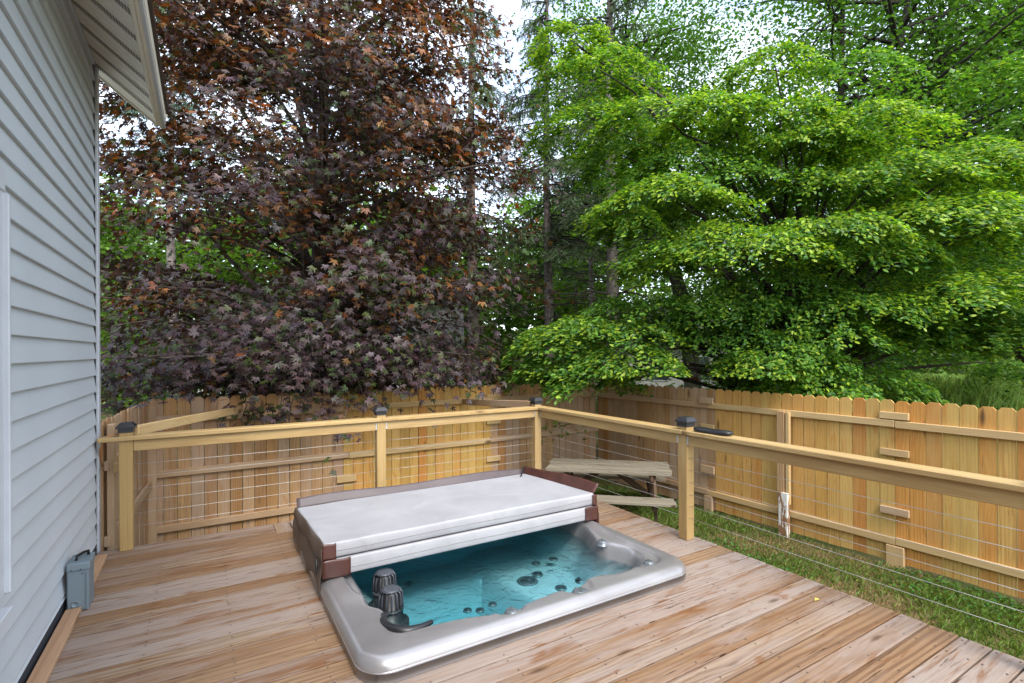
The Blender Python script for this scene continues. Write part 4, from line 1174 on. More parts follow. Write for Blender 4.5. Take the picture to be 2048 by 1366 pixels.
for q_ in range(74):                                           # inner foliage in front of the trunk, and the shoulder by the eave
    c = at(rng.uniform(520, 800), rng.uniform(330, 660), rng.uniform(7.9, 8.9)) if q_ < 40 else (at(rng.uniform(200, 420), rng.uniform(60, 420), rng.uniform(8.4, 9.8)) if q_ < 62 else at(rng.uniform(640, 900), rng.uniform(100, 330), rng.uniform(8.6, 9.6))); ax = c - mb; ax[2] = 0
    maple_clump(c, ax, int(rng.uniform(22, 36)), rng.uniform(0.24, 0.36), c[2])
    st = mb + np.array([0, 0, c[2] + 0.3]); pts = limb(st, c, 0.05, rng); br.append((pts, list(np.linspace(0.014, 0.005, len(pts)))))
for (a_, b_, r0) in ((3.2, (400, 60, 9.6), 0.10), (3.8, (800, 30, 9.4), 0.09), (4.6, (560, -40, 9.2), 0.09), (2.6, (880, 330, 9.2), 0.07), (2.3, (330, 400, 9.0), 0.06), (2.0, (730, 420, 8.6), 0.06)):
    pts = limb(mb + np.array([0, 0, a_]), at(*b_), 0.04, rng); br.append((pts, list(np.linspace(r0, 0.02, len(pts)))))
multi_tube('branches', br, M['bark'], maple, 6, tuple(mb))
pos, nrm, col, sz = np.vstack(Lp), np.vstack(Ln), np.vstack(Lc), np.concatenate(Lsz)
keep = (pos[:, 1] > 5.75) & ~((pos[:, 0] < -0.35) & (pos[:, 1] < 6.2)) & (pos[:, 2] > -0.3)
# nothing grows through the fence boards
keep &= ~((np.abs(pos[:, 1] - 7.5) < 0.12) & (pos[:, 2] < 1.02))
keep &= ~((pos[:, 1] < 7.5) & (pos[:, 2] < 0.60) & ~((pos[:, 1] < 6.7) & (pos[:, 0] > 1.2) & (pos[:, 0] < 1.7)))
keep &= ~((pos[:, 1] < 7.5) & (pos[:, 0] < 0.1) & (pos[:, 2] < 1.0))
pos, nrm, col, sz = pos[keep], nrm[keep], col[keep], sz[keep]
X, Y, Z = frames(len(pos), nrm, rng.uniform(0, 2 * math.pi, len(pos)))
# leaf tips point outwards and down
out = pos - mb; out[:, 2] = -1.2; tn = out - (out * Z).sum(1, keepdims=True) * Z; tn /= np.linalg.norm(tn, axis=1, keepdims=True) + 1e-9
mixk = rng.normal(0, 0.55, (len(pos), 1)); X2 = tn + X * mixk; X2 -= (X2 * Z).sum(1, keepdims=True) * Z; X2 /= np.linalg.norm(X2, axis=1, keepdims=True); Y2 = np.cross(Z, X2)
dist = (pos - V_C) @ V_F
near = np.argsort(dist + rng.random(len(pos)) * 0.6)[:300]
rest = np.ones(len(pos), bool); rest[near] = False
fine = rest & (dist < 8.1); coarse = rest & ~fine
V, Fc = leaf_arrays(pos[coarse], sz[coarse], X2[coarse], Y2[coarse], Z[coarse], MAPLE, MAPLE_F, rng.uniform(0.0, 3.0, coarse.sum()))
V2, Fc2 = leaf_arrays(pos[fine], sz[fine], X2[fine], Y2[fine], Z[fine], MAPLE2, MAPLE2_F, rng.uniform(0.3, 3.2, fine.sum()))
cr = np_mesh('crown', np.vstack([V, V2]), np.vstack([Fc, Fc2 + len(V)]), M['leaf_purple'], maple, tuple(mb),
             np.vstack([np.repeat(col[coarse], len(MAPLE), axis=0), np.repeat(col[fine], len(MAPLE2), axis=0)])); cr['kind'] = 'stuff'
leaf_me = []
for kq in range(8):
    me = bpy.data.meshes.new('leaf'); me.from_pydata([tuple(v) for v in MAPLE2], [], [tuple(int(i) for i in f) for f in MAPLE2_F]); me.update()
    a = me.color_attributes.new('col', 'FLOAT_COLOR', 'POINT')
    cc = col[near[kq * 30]]; a.data.foreach_set('color', np.tile(np.append(cc, 1.0), len(MAPLE2)).astype(np.float32)); me.materials.append(M['leaf_purple']); leaf_me.append(me)
for q, i in enumerate(near):
    cd = [np.abs(np.array(col[near[k * 30]]) - col[i]).sum() for k in range(8)]
    o = bpy.data.objects.new('leaf', leaf_me[int(np.argmin(cd))])
    Mx = Matrix(((X2[i][0], Y2[i][0], Z[i][0]), (X2[i][1], Y2[i][1], Z[i][1]), (X2[i][2], Y2[i][2], Z[i][2])))
    o.rotation_euler = Mx.to_euler(); o.scale = (sz[i],) * 3; o.location = Vector(pos[i]); put(o, maple)

# ------------------------------------------------------------------ layered green tree
rng = np.random.default_rng(21)
gb = at(1592, 703, 9.0); gb[2] = GZ
gt = empty('layered_tree', tuple(gb)); tag(gt, 'broad bright green tree with layered branches beyond the right fence', 'tree')
Lp, Ln, Lc, Lsz, br = [], [], [], [], []
def tier(c, ru, rv, n, droop, ax, bright, r=rng, thick=0.07):
    n = int(n * 1.5)
    """a plate of foliage: leaves on a drooping dome, long axis ax"""
    ax = np.array([ax[0], ax[1], 0.0]); ax /= np.linalg.norm(ax); bx = np.array([-ax[1], ax[0], 0])
    m = max(5, int(n / 26))                                   # twigs
    tw = np.sqrt(r.random(m)); ta = r.uniform(0, 2 * math.pi, m)
    tu_, tv_ = tw * np.cos(ta), tw * np.sin(ta)
    id_ = r.integers(0, m, n)
    s = r.random(n)
    uu = tu_[id_] + s * 0.42 * np.cos(ta[id_]) * 0.9 + r.normal(0, 0.055, n); vv = tv_[id_] + s * 0.42 * np.sin(ta[id_]) * 0.9 + r.normal(0, 0.055, n)
    rr_ = uu ** 2 + vv ** 2
    p = c + uu[:, None] * ru * ax + vv[:, None] * rv * bx
    p[:, 2] += -droop * rr_ + r.normal(0, thick, n) * 0.6 + 0.10 * np.sin(uu * 5 + c[0] * 9) * 0.6
    outd = uu[:, None] * ax + vv[:, None] * bx
    nr = np.array([0, 0, 1.0]) + outd * 0.45 + r.normal(0, 0.33, (n, 3))
    Lp.append(p); Ln.append(nr)
    tone = r.random(n)
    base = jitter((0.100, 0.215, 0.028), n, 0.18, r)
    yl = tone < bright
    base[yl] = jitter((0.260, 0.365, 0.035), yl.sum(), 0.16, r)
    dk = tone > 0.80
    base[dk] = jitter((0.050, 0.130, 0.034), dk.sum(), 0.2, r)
    Lc.append(base); Lsz.append(r.uniform(0.058, 0.092, n))
def at_near(x, y, d):
    return at(x, y, d)
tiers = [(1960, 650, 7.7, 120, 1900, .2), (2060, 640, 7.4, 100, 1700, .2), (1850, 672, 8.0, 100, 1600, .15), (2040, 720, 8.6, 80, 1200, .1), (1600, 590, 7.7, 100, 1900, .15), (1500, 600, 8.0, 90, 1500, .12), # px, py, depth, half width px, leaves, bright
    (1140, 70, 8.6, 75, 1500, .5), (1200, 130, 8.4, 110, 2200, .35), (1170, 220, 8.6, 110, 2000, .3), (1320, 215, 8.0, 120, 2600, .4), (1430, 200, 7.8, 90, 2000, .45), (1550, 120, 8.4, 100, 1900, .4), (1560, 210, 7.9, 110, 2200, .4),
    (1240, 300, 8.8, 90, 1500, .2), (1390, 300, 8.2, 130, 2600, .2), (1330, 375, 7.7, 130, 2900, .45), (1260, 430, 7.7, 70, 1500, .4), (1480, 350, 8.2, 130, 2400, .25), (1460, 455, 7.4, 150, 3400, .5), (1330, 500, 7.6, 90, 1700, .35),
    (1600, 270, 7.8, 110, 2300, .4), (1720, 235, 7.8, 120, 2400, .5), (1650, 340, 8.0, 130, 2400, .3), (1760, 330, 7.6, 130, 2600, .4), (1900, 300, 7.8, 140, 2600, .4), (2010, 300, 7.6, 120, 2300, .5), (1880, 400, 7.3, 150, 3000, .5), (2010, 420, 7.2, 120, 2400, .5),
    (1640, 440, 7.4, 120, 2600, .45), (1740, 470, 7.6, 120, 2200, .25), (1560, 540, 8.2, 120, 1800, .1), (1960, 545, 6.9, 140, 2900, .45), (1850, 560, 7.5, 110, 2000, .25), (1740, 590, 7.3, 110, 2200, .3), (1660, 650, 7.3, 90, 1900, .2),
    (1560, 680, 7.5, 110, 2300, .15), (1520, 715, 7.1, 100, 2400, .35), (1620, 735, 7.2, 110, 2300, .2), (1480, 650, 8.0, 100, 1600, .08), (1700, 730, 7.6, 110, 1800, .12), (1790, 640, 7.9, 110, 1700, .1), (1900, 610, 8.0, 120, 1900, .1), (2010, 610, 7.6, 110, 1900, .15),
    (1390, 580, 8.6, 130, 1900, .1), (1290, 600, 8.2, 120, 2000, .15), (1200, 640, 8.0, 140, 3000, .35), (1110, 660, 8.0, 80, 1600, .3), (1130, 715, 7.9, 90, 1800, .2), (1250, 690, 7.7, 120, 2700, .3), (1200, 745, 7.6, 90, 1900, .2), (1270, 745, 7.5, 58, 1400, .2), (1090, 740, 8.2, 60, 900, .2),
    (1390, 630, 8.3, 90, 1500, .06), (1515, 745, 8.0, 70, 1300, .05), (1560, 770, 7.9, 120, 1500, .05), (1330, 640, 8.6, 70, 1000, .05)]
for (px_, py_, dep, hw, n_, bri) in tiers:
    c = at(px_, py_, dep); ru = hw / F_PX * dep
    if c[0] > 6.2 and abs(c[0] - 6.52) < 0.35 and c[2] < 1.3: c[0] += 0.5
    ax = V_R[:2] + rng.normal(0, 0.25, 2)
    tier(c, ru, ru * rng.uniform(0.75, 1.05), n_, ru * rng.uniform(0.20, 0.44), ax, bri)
    st = gb + np.array([0, 0, float(np.clip(c[2] * 0.55 + 0.6, 0.9, 4.6))]) + rng.normal(0, 0.1, 3)
    pts = limb(st, c - np.array([0, 0, 0.08]), 0.08, rng, 7); br.append((pts, list(np.linspace(0.05, 0.009, len(pts)))))
for _ in range(46):                                            # fill deeper in the crown
    az = rng.uniform(0, 2 * math.pi); R_ = 4.0 * math.sqrt(rng.random()); hh = rng.uniform(1.2, 6.4)
    c = gb + np.array([math.cos(az) * R_, math.sin(az) * R_, 0]); c[2] = hh
    if (c - V_C) @ V_F < 8.0 or c[0] < 7.2: continue
    tier(c, 0.9, 0.8, 900, 0.4, (math.cos(az), math.sin(az)), 0.12)
tr_pts = [[gb, gb + np.array([-0.05, 0.0, 0.9]), gb + np.array([0.0, 0.02, 1.9])],
          [gb + np.array([0, 0, 1.4]), gb + np.array([-0.25, 0.15, 2.2]), gb + np.array([-0.75, 0.5, 3.1]), gb + np.array([-1.1, 0.8, 4.6])],
          [gb + np.array([0, 0, 1.5]), gb + np.array([0.35, -0.1, 2.3]), gb + np.array([0.8, -0.5, 3.3]), gb + np.array([1.3, -1.1, 4.6])],
          [gb + np.array([0, 0, 1.7]), gb + np.array([0.1, 0.15, 3.0]), gb + np.array([0.0, 0.3, 4.6]), gb + np.array([0.2, 0.4, 6.2])]]
multi_tube('trunk', [(tr_pts[0], [0.21, 0.17, 0.15])] + [(p, list(np.linspace(0.12, 0.04, 4))) for p in tr_pts[1:]], M['bark_dark'], gt, 10, tuple(gb))
br.append((limb(gb + np.array([0, 0, 1.5]), at(1290, 650, 8.0), 0.16, rng, 9, 0.02), list(np.linspace(0.085, 0.02, 9))))
multi_tube('branches', br, M['bark_dark'], gt, 6, tuple(gb))
pos, nrm, col, sz = np.vstack(Lp), np.vstack(Ln), np.vstack(Lc), np.concatenate(Lsz)
fx = 6.40 + (7.48 - pos[:, 1]) * 0.0374
keep = ~((pos[:, 0] > fx - 0.16) & (pos[:, 0] < fx + 0.10) & (pos[:, 2] < 1.04)) & ~((pos[:, 1] > 7.38) & (pos[:, 1] < 7.62) & (pos[:, 2] < 1.04)) & (pos[:, 2] > GZ + 0.25)
keep &= ~((pos[:, 0] < fx) & (pos[:, 2] < 0.90)) & ~((pos[:, 0] < fx + 0.1) & (pos[:, 1] < 5.6) & (pos[:, 2] < 1.25))
pos, nrm, col, sz = pos[keep], nrm[keep], col[keep], sz[keep]
X, Y, Z = frames(len(pos), nrm, rng.uniform(0, 2 * math.pi, len(pos)))
out = pos - gb; out[:, 2] = -1.0; tn = out - (out * Z).sum(1, keepdims=True) * Z; tn /= np.linalg.norm(tn, axis=1, keepdims=True) + 1e-9
X2 = tn + X * rng.normal(0, 0.9, (len(pos), 1)); X2 /= np.linalg.norm(X2, axis=1, keepdims=True); Y2 = np.cross(Z, X2)
nearl = ((pos - V_C) @ V_F) < 7.9; farl = ~nearl
V, Fc = leaf_arrays(pos[nearl], sz[nearl], X2[nearl], Y2[nearl], Z[nearl], OVAL, OVAL_F)
V2, Fc2 = leaf_arrays(pos[farl], sz[farl], X2[farl], Y2[farl], Z[farl], DIAM, DIAM_F)
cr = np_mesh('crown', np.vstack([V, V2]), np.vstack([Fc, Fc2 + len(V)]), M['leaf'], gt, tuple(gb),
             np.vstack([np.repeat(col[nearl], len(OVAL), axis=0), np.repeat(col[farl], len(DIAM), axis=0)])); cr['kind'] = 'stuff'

# ------------------------------------------------------------------ taller trees behind
def broad_tree(name, label, base, height, crown_r, z0, n_cl, leaves, size, tones, bark, seed, lean=(0, 0), r0=0.22, stems=1, group=None):
    r = np.random.default_rng(seed)
    root = empty(name, tuple(base)); tag(root, label, 'tree', group)
    allb, P_, N_, C_, S_ = [], [], [], [], []
    tops = []
    for s in range(stems):
        ang_ = r.uniform(0, 6.28); sp = (0.0 if stems == 1 else 0.20 * height)
        top = base + np.array([lean[0] + math.cos(ang_) * sp, lean[1] + math.sin(ang_) * sp, height * r.uniform(0.85, 1.0)])
        n_ = 9; pts = limb(base + np.array([0, 0, -0.1 if s == 0 else 0.6]), top, 0.02, r, n_, 0.03); tops.append(pts)
    multi_tube('trunk', [(p, list(np.linspace(r0 * (1 if i == 0 else 0.75), 0.03, len(p)))) for i, p in enumerate(tops)], bark, root, 9, tuple(base))
    for k in range(n_cl):
        p = tops[r.integers(0, stems)]; t = r.uniform(max(0.12, (z0) / height), 1.0); i = t * (len(p) - 1); i0 = min(int(i), len(p) - 2)
        st = p[i0] + (p[i0 + 1] - p[i0]) * (i - i0)
        az = r.uniform(0, 6.28); Lr = crown_r * (1.05 - 0.65 * abs(t - 0.45)) * r.uniform(0.35, 1.0)
        c = st + np.array([math.cos(az) * Lr, math.sin(az) * Lr, r.uniform(0.0, 0.35) * Lr])
        pts = limb(st, c, 0.03, r, 5); allb.append((pts, list(np.linspace(0.05, 0.01, 5))))
        rad = r.uniform(0.45, 0.85)
        u = r.normal(0, 1, (leaves, 3)) * np.array([rad, rad, rad * 0.42]); q = c + u; q[:, 2] -= 0.15 * (u[:, 0] ** 2 + u[:, 1] ** 2)
        P_.append(q); N_.append(np.array([0, 0, 1.0]) + r.normal(0, 0.5, (leaves, 3))); tone = tones[r.integers(0, len(tones))]
        C_.append(jitter(tone, leaves, 0.2, r)); S_.append(r.uniform(0.7, 1.25, leaves) * size)
    multi_tube('branches', allb, bark, root, 5, tuple(base))
    q, n_, c_, s_ = np.vstack(P_), np.vstack(N_), np.vstack(C_), np.concatenate(S_)
    X, Y, Z = frames(len(q), n_, r.uniform(0, 6.28, len(q)))
    V, Fc = leaf_arrays(q, s_, X, Y, Z, DIAM * np.array([1, 1.4, 1]), DIAM_F)
    o = np_mesh('crown', V, Fc, M['leaf'], root, tuple(base), np.repeat(c_, len(DIAM), axis=0)); o['kind'] = 'stuff'
    return root
def gnd(px_, dep):
    q = at(px_, 703, dep); q[2] = GZ; return q
G1 = [(0.075, 0.165, 0.024), (0.10, 0.20, 0.03), (0.055, 0.13, 0.026)]
G2 = [(0.10, 0.185, 0.024), (0.125, 0.215, 0.028), (0.08, 0.155, 0.024)]
broad_tree('shade_tree', 'tall many-stemmed shade tree rising behind the layered tree', gnd(1700, 13.5), 13.0, 4.6, 3.2, 330, 320, 0.10, G1, M['bark_dark'], 31, (1.2, -0.6), 0.24, 5)
broad_tree('shade_tree', 'tall green tree at the upper right edge with slanting limbs', gnd(2080, 14.5), 12.0, 4.4, 3.0, 220, 300, 0.10, G1, M['bark_dark'], 32, (0.5, -0.5), 0.22, 3)
broad_tree('shade_tree', 'tall green tree with high crown above the layered tree', gnd(1400, 15.0), 12.5, 3.6, 5.2, 140, 280, 0.10, G1, M['bark_dark'], 33, (0.2, 0.1), 0.18, 2)
broad_tree('woodland_tree', 'bright green tree far back between the spruce trunks', gnd(1150, 23.0), 9.0, 3.8, 1.0, 60, 260, 0.20, G2, M['bark'], 34, group='woodland trees')
broad_tree('woodland_tree', 'light green tree far behind the purple maple, left of its trunk', gnd(500, 22.0), 9.5, 4.0, 1.0, 60, 260, 0.20, G2, M['bark'], 35, group='woodland trees')
broad_tree('woodland_tree', 'green tree far behind the purple maple, right of its trunk', gnd(820, 24.0), 10.0, 4.0, 1.0, 60, 260, 0.20, G2, M['bark'], 36, group='woodland trees')
broad_tree('woodland_tree', 'green tree far behind the house corner', gnd(240, 20.0), 8.5, 3.6, 1.0, 55, 240, 0.19, G2, M['bark'], 37, group='woodland trees')

# conifers
def conifer(name, label, base, height, r0, z_fol, blen, nbr, seed, bark, tone, dead=40, group=None):
    r = np.random.default_rng(seed); root = empty(name, tuple(base)); tag(root, label, 'tree', group)
    tp = [base + np.array([0.04 * math.sin(h * .7), 0.04 * math.cos(h * .6), h]) for h in np.linspace(-0.1, height, 14)]
    tube('trunk', tp, list(np.linspace(r0, 0.03, 14)), bark, root, sides=12)
    allb, P_, A_, S_, C_ = [], [], [], [], []
    for k in range(dead):
        h = r.uniform(1.2, z_fol + 1.5); az = r.uniform(0, 6.28); Lr = r.uniform(0.8, 2.2)
        d = np.array([math.cos(az), math.sin(az), r.uniform(-0.35, 0.15)])
        pts = limb(base + np.array([0, 0, h]), base + np.array([0, 0, h]) + d * Lr, 0.05, r, 5, 0.12); allb.append((pts, list(np.linspace(0.02, 0.004, 5))))
        for q in range(3):
            i0 = r.integers(1, 4); e_ = pts[i0] + r.normal(0, 0.35, 3) * Lr * 0.4; allb.append(([pts[i0], (pts[i0] + e_) / 2 + r.normal(0, .03, 3), e_], [0.008, 0.005, 0.003]))
    for k in range(nbr):
        t = k / nbr; h = z_fol + (height - z_fol) * t; az = r.uniform(0, 6.28); Lr = blen * (1 - 0.8 * t) * r.uniform(0.7, 1.1)
        d = np.array([math.cos(az), math.sin(az), 0])
        st = base + np.array([0, 0, h]); en = st + d * Lr + np.array([0, 0, -0.22 * Lr])
        pts = limb(st, en, 0.06, r, 6, 0.04); allb.append((pts, list(np.linspace(0.028, 0.006, 6))))
        m = int(26 * Lr)
        for q in range(m):
            s = r.uniform(0.15, 1.0); i = s * 5; i0 = min(int(i), 4); c = pts[i0] + (pts[i0 + 1] - pts[i0]) * (i - i0)
            side = np.array([-d[1], d[0], 0]) * r.choice((-1, 1))
            ax = side * r.uniform(0.2, 0.9) + d * r.uniform(0.1, 0.7) + np.array([0, 0, -r.uniform(0.4, 1.3)]); ax /= np.linalg.norm(ax)
            Lt = r.uniform(0.18, 0.42)
            nn = 9; ss = r.random(nn)
            P_.append(c + ax * (ss * Lt)[:, None]); A_.append(ax + r.normal(0, 0.42, (nn, 3))); S_.append(r.uniform(0.08, 0.15, nn)); C_.append(jitter(tone, nn, 0.25, r))
    multi_tube('branches', allb, M['bark_dark'], root, 4, tuple(base))
    q, a, s_, c_ = np.vstack(P_), np.vstack(A_), np.concatenate(S_), np.vstack(C_)
    a /= np.linalg.norm(a, axis=1, keepdims=True); X, Y, Z = frames(len(q), np.cross(a, r.normal(0, 1, (len(q), 3))), np.zeros(len(q)))
    X = a; Y = np.cross(Z, X)
    tv = np.array([(0, -0.09, 0), (0, 0.09, 0), (1, 0.03, 0), (1, -0.03, 0)]); tf = np.array([(0, 3, 2), (0, 2, 1)])
    V, Fc = leaf_arrays(q, s_, X, Y, Z, tv, tf)
    o = np_mesh('crown', V, Fc, M['needle'], root, tuple(base), np.repeat(c_, 4, axis=0)); o['kind'] = 'stuff'
    return root
SPT = (0.075, 0.115, 0.048)
conifer('spruce_tree', 'thick straight spruce trunk with dead lower branches near the fence corner', gnd(1223, 12.0), 14, 0.19, 5.6, 2.3, 85, 41, M['bark_grey'], SPT, 60)
conifer('spruce_tree', 'slimmer spruce left of the thick spruce trunk', gnd(1096, 13.5), 13, 0.15, 4.8, 2.1, 85, 42, M['bark_grey'], SPT, 50)
conifer('spruce_tree', 'tall pale spruce trunk at the right edge of the purple maple', gnd(945, 14.5), 15, 0.20, 4.0, 2.4, 95, 43, M['bark_grey'], (0.075, 0.115, 0.04), 30)
conifer('spruce_tree', 'thin leaning conifer trunk between the two spruces', gnd(1182, 17), 12, 0.11, 6.5, 1.8, 50, 44, M['bark_grey'], SPT, 40)
conifer('pine_tree', 'blue green pine behind the maple beside the roof eave', gnd(345, 16.0), 14, 0.18, 8.2, 2.4, 70, 45, M['bark_grey'], (0.045, 0.085, 0.05), 10)

# distant wood: reads as one mass between the trunks
r = np.random.default_rng(77); P_, N_, C_, S_ = [], [], [], []
for k in range(820):
    px_ = r.uniform(60, 2150); dep = r.uniform(24, 46)
    hmax = 10.6 + 2.4 * math.sin(px_ * 0.011) + 1.2 * math.sin(px_ * 0.031 + 1)
    if 1363 < px_ < 1405: hmax = 0.2
    c = at(px_, 703, dep); c[2] = GZ + r.uniform(0.2, max(0.5, hmax)); n_ = 110; rad = r.uniform(0.9, 1.8)
    u = r.normal(0, 1, (n_, 3)) * np.array([rad, rad, rad * 0.55]); P_.append(c + u); N_.append(np.array([0, -0.3, 1.0]) + r.normal(0, 0.5, (n_, 3)))
    C_.append(jitter(G2[r.integers(0, 3)], n_, 0.22, r)); S_.append(r.uniform(0.36, 0.62, n_))
q, n_, c_, s_ = np.vstack(P_), np.vstack(N_), np.vstack(C_), np.concatenate(S_)
kp = q[:, 2] > GZ + 0.05; q, n_, c_, s_ = q[kp], n_[kp], c_[kp], s_[kp]
X, Y, Z = frames(len(q), n_, r.uniform(0, 6.28, len(q)))
V, Fc = leaf_arrays(q, s_, X, Y, Z, DIAM * np.array([1, 1.5, 1]), DIAM_F)
wd = np_mesh('woods', V, Fc, M['leaf'], None, (0, 0, 0), np.repeat(c_, len(DIAM), axis=0)); tag(wd, 'distant mass of green woodland behind the yard trees', 'woods', kind='stuff')

# shrubs under the trees just beyond the fences
def shrub(name, label, c, rad, n_, size, tones, seed, group=None, tmpl=OVAL):
    r = np.random.default_rng(seed); root = empty(name, (c[0], c[1], GZ)); tag(root, label, 'shrub', group)
    stems = []
    for k in range(9):
        a = r.uniform(0, 6.28); e_ = np.array([c[0], c[1], GZ]) + np.array([math.cos(a) * rad[0] * .6, math.sin(a) * rad[1] * .6, rad[2] * r.uniform(.9, 1.6)])
        stems.append((limb((c[0], c[1], GZ - 0.05), e_, 0.05, r, 5), list(np.linspace(0.02, 0.005, 5))))
    multi_tube('stem', stems, M['bark_dark'], root, 5, (c[0], c[1], GZ))
    ncl = max(6, n_ // 90); cen = r.normal(0, 0.55, (ncl, 3)) * np.array(rad) + np.array([c[0], c[1], GZ + rad[2] * 0.95])
    id_ = r.integers(0, ncl, n_); q = cen[id_] + r.normal(0, 1, (n_, 3)) * np.array([0.22, 0.22, 0.12]); q = q[q[:, 2] > GZ + 0.03]; m = len(q)
    X, Y, Z = frames(m, np.array([0, 0, 1.0]) + r.normal(0, 0.5, (m, 3)), r.uniform(0, 6.28, m))
    cc = np.vstack([jitter(tones[k % len(tones)], 1, 0.2, r) for k in range(ncl)])[id_[:m]] * (1 + r.normal(0, 0.15, (m, 1)))
    V, Fc = leaf_arrays(q, r.uniform(.75, 1.2, m) * size, X, Y, Z, tmpl, OVAL_F)
    o = np_mesh('foliage', V, Fc, M['leaf'], root, (c[0], c[1], GZ), np.repeat(np.clip(cc, 0.004, .9), len(OVAL), axis=0)); o['kind'] = 'stuff'
shrub('shrub', 'dark green shrub behind the far fence below the maple', gnd(420, 11.5), (2.2, 1.2, 1.3), 3500, 0.11, G1, 51, 'shrubs behind the fences')
shrub('shrub', 'dark green shrub behind the far fence near the spruces', gnd(960, 11.0), (1.8, 1.0, 1.2), 3200, 0.10, G1, 52, 'shrubs behind the fences')
shrub('shrub', 'light green shrub just behind the fence corner', gnd(1130, 10.6), (1.5, 1.0, 1.1), 3000, 0.10, G2, 53, 'shrubs behind the fences')
shrub('shrub', 'green shrub under the layered tree, left of its trunk', gnd(1530, 10.5), (1.1, 1.0, 1.2), 3000, 0.10, G1, 54, 'shrubs behind the fences')
shrub('shrub', 'green shrub under the layered tree, beside the tall grass', gnd(1690, 11.0), (1.5, 1.0, 1.3), 3200, 0.10, G1, 55, 'shrubs behind the fences')
shrub('shrub', 'yellow green shrub far back at the right edge', gnd(2010, 18.0), (3.0, 1.5, 1.7), 3600, 0.14, [(0.11, 0.15, 0.03), (0.08, 0.14, 0.025)], 56, 'shrubs behind the fences')
shrub('shrub', 'dark shrub between the tall grass and the right edge', gnd(1800, 15.0), (2.2, 1.2, 1.5), 3000, 0.13, G1, 57, 'shrubs behind the fences')

# tall ornamental grass and stump beyond the right fence
r = np.random.default_rng(61); og = gnd(1880, 9.6); n_ = 5200
root = empty('ornamental_grass', tuple(og)); tag(root, 'clump of tall arching grass behind the right fence', 'grass clump')
lat = r.normal(0, 0.55, n_); dp = r.normal(0, 0.32, n_); b0 = og + lat[:, None] * V_R + dp[:, None] * V_F
Lb = r.uniform(1.85, 2.35, n_) * (1 - 0.12 * (lat / 0.9) ** 2); az = np.arctan2(dp, lat) + r.normal(0, 0.9, n_); reach = r.uniform(0.25, 0.75, n_)
dirv = np.cos(az)[:, None] * V_R + np.sin(az)[:, None] * V_F; sidev = np.cross(dirv, V_U)
tt = np.array([0, 0.4, 0.68, 0.87, 1.0]); hz = np.array([0, 0.46, 0.74, 0.84, 0.78]); rz = np.array([0, 0.10, 0.36, 0.70, 1.0]); ww = np.array([0.009, 0.010, 0.009, 0.006, 0.001])
VV = []
for k in range(5):
    mid = b0 + (hz[k] * Lb)[:, None] * V_U + (rz[k] * reach)[:, None] * dirv
    VV += [mid - sidev * ww[k], mid + sidev * ww[k]]
V = np.stack(VV, 1).reshape(-1, 3); tf = np.array([(2 * k, 2 * k + 1, 2 * k + 3, 2 * k + 2) for k in range(4)]); Fc = ((np.arange(n_) * 10)[:, None, None] + tf[None]).reshape(-1, 4)
o = np_mesh('blades', V, Fc, M['grass_blade'], root, tuple(og), np.repeat(jitter((0.21, 0.33, 0.09), n_, 0.22, r), 10, axis=0)); o['kind'] = 'stuff'
sp = gnd(1992, 10.2)
st_o = tube('tree_stump', [sp, sp + np.array([0.02, 0, 0.8]), sp + np.array([0.05, 0.03, 1.5]), sp + np.array([0.10, 0.02, 1.75])], [0.17, 0.12, 0.11, 0.05], M['bark_grey'], sides=10)
tag(st_o, 'broken grey stump beside the tall grass clump', 'stump')
# small capped pillar seen over the fence
pp = gnd(1382, 9.2)
pl = empty('pillar', tuple(pp)); tag(pl, 'pale pillar with a red cap showing above the fence', 'pillar')
board('shaft', (1.86, 0.2, 0.2), (pp[0], pp[1], GZ + 0.93), M['stone'], pl, xa=(0, 0, 1), za=(-0.5, -0.86, 0))
lathe('cap', [(0.0, 0.0), (0.14, 0.0), (0.14, 0.05), (0.10, 0.09), (0.0, 0.10)], M['red'], pl, (pp[0], pp[1], GZ + 1.86), 14)

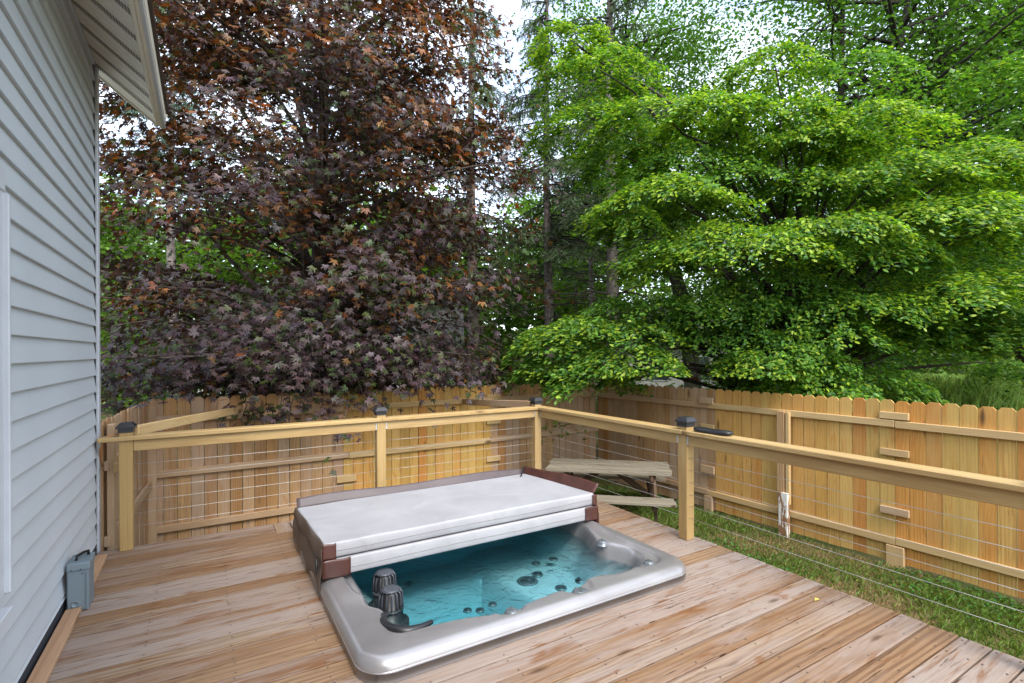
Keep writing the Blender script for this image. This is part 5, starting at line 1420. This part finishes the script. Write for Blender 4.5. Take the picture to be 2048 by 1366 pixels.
# pale houses glimpsed through the trees
def far_house(label, c, wd_, dp_, hw, hr, yaw, seed):
    root = empty('neighbour_house', tuple(c)); tag(root, label, 'house'); root.rotation_euler = (0, 0, yaw)
    def loc(o): o.location = Vector(o.location) ; return o
    V = [(-wd_ / 2, -dp_ / 2, 0), (wd_ / 2, -dp_ / 2, 0), (wd_ / 2, dp_ / 2, 0), (-wd_ / 2, dp_ / 2, 0)]; V += [(x, y, hw) for x, y, _ in V] + [(-wd_ / 2, 0, hr), (wd_ / 2, 0, hr)]
    o = mesh('wall', V, [[0, 1, 5, 4], [1, 2, 6, 9, 5], [2, 3, 7, 6], [3, 0, 4, 8, 7]], M['far_siding']); o.parent = root
    e = 0.35; RV = [(-wd_ / 2 - e, -dp_ / 2 - e, hw - 0.15), (wd_ / 2 + e, -dp_ / 2 - e, hw - 0.15), (wd_ / 2 + e, 0, hr + 0.12), (-wd_ / 2 - e, 0, hr + 0.12), (wd_ / 2 + e, dp_ / 2 + e, hw - 0.15), (-wd_ / 2 - e, dp_ / 2 + e, hw - 0.15)]
    RV2 = RV + [(x, y, z + 0.12) for x, y, z in RV]
    o = mesh('roof', RV2, [[0, 3, 2, 1], [2, 3, 5, 4], [6, 7, 8, 9], [8, 10, 11, 9], [0, 1, 7, 6], [4, 5, 11, 10], [1, 2, 8, 7], [2, 4, 10, 8], [3, 0, 6, 9], [5, 3, 9, 11]], M['roof']); o.parent = root
    for k, x in enumerate(np.linspace(-wd_ / 2 + 1.2, wd_ / 2 - 1.2, 4)):
        o = board('window', (0.9, 0.06, 1.2), (x, -dp_ / 2 - 0.02, 1.6), M['trim']); o.parent = root
        g_ = board('pane', (0.76, 0.03, 1.06), (0, -0.035, 0), M['glass']); g_.parent = o
    for k in range(int(hw / 0.2)):
        o = board('siding_board', (wd_ - 0.02, 0.02, 0.19), (0, -dp_ / 2 - 0.008, 0.1 + k * 0.2), M['far_siding'], za=(0, -0.06, 1)); o.parent = root
far_house('pale sided house glimpsed low behind the maple trunk', gnd(690, 21.0), 9.0, 6.0, 2.7, 4.4, -YAW * 0.8, 1)
far_house('pale sided house glimpsed behind the fence corner shrubs', gnd(1262, 27.0), 8.0, 6.0, 2.8, 4.6, -YAW * 1.2, 2)
# blue plastic bin lid seen over the far fence
bq = at(580, 776, 8.2)
bo = lathe('blue_tub', [(0.0, -0.9), (0.20, -0.9), (0.27, 0.0), (0.29, 0.0), (0.29, 0.03), (0.0, 0.05)], M['blue_tarp'], None, (bq[0], bq[1], bq[2]), 20)
bo.location[2] = GZ + 0.9 + 0.0
bo.scale = (1, 1, (bq[2] - GZ) / 0.9); bo.location[2] = bq[2]
tag(bo, 'bright blue plastic tub just showing over the far fence', 'tub')
# road far beyond the fence corner gap
rp0 = gnd(1384, 46.0); dv = V_R * 12
rv = [rp0 - dv, rp0 + dv, rp0 + dv + V_F * 6, rp0 - dv + V_F * 6]
ro = mesh('road', [(p[0], p[1], 0.0) for p in rv], [[0, 1, 2, 3]], plain('asphalt', (0.10, 0.10, 0.105), 0.9)); ro.location[2] = GZ + 0.64; tag(ro, kind='structure')

# ------------------------------------------------------------------ lawn grass near the deck
r = np.random.default_rng(88); n_ = 62000
px_ = r.uniform(3.45, 6.62, n_); py_ = r.uniform(0.2, 7.45, n_)
fx = 6.40 + (7.48 - py_) * 0.0374
k_ = (px_ < fx - 0.02); px_, py_ = px_[k_], py_[k_]; n_ = len(px_)
dry = 0.5 + 0.5 * np.sin(px_ * 2.3 + 1.3 * np.sin(py_ * 1.7)) * np.cos(py_ * 1.9 + 0.8 * np.sin(px_ * 2.0)) + r.normal(0, 0.22, n_)
dry = dry + 0.55 * np.exp(-((px_ - 4.7) ** 2 / 0.5 + (py_ - 3.4) ** 2 / 0.9)) - 0.35 * np.exp(-((px_ - 4.2) ** 2 / 0.4 + (py_ - 1.6) ** 2 / 1.6))
isdry = dry > 0.56
hgt = r.uniform(0.03, 0.075, n_) * np.where(isdry, 0.6, 1.0); az = r.uniform(0, 6.28, n_); ln = r.uniform(0.3, 1.1, n_)
b0 = np.column_stack([px_, py_, np.full(n_, GZ - 0.002)]); dv = np.column_stack([np.cos(az), np.sin(az), np.zeros(n_)]); sv = np.column_stack([-np.sin(az), np.cos(az), np.zeros(n_)])
wb = r.uniform(0.0022, 0.005, n_)[:, None]
V = np.stack([b0 - sv * wb, b0 + sv * wb, b0 + dv * (ln * hgt * .4)[:, None] + V_U * (hgt * 0.7)[:, None] + sv * wb * .8, b0 + dv * (ln * hgt)[:, None] + V_U * hgt[:, None]], 1).reshape(-1, 3)
Fc = ((np.arange(n_) * 4)[:, None, None] + np.array([(0, 1, 2), (0, 2, 3)])[None]).reshape(-1, 3)
col = jitter((0.115, 0.18, 0.03), n_, 0.25, r); col[isdry] = jitter((0.25, 0.185, 0.085), isdry.sum(), 0.2, r)
gr = np_mesh('grass', V, Fc, M['grass_blade'], None, (0, 0, 0), np.repeat(col, 4, axis=0)); tag(gr, 'short patchy lawn grass between deck and fence', 'grass', kind='stuff')
# clover patches
n_ = 16000; px_ = r.uniform(3.5, 6.6, n_); py_ = r.uniform(0.2, 7.3, n_)
cm = np.sin(px_ * 2.6 + 0.7) * np.cos(py_ * 1.5 + 0.4) + 0.9 * np.exp(-((px_ - 4.2) ** 2 / 0.5 + (py_ - 1.5) ** 2 / 1.6)) + r.normal(0, 0.2, n_) > 0.42
px_, py_ = px_[cm], py_[cm]; k_ = px_ < 6.35 + (7.48 - py_) * 0.0374; px_, py_ = px_[k_], py_[k_]; n_ = len(px_)
q = np.column_stack([px_, py_, GZ + r.uniform(0.02, 0.06, n_)]); X, Y, Z = frames(n_, np.array([0, 0, 1.0]) + r.normal(0, 0.35, (n_, 3)), r.uniform(0, 6.28, n_))
V, Fc = leaf_arrays(q, r.uniform(0.022, 0.042, n_), X, Y, Z, OVAL * np.array([1, 1.7, 1]), OVAL_F)
cl = np_mesh('clover', V, Fc, M['grass_blade'], None, (0, 0, 0), np.repeat(jitter((0.06, 0.155, 0.026), n_, 0.2, r), 6, axis=0)); tag(cl, 'low clover leaves in the lawn beside the deck', 'clover', kind='stuff')
# one yellow leaf fallen on the deck boards
yl = mesh('fallen_leaf', [(0, 0, 0.004), (0.03, 0.014, 0.012), (0.055, 0.0, 0.005), (0.03, -0.016, 0.010)], [[0, 1, 2], [0, 2, 3]], plain('yellow_leaf', (0.50, 0.40, 0.08), 0.6), None, tuple(on_z(1629, 1203, 0.0)))
tag(yl, 'small yellow leaf lying on the deck boards', 'leaf')
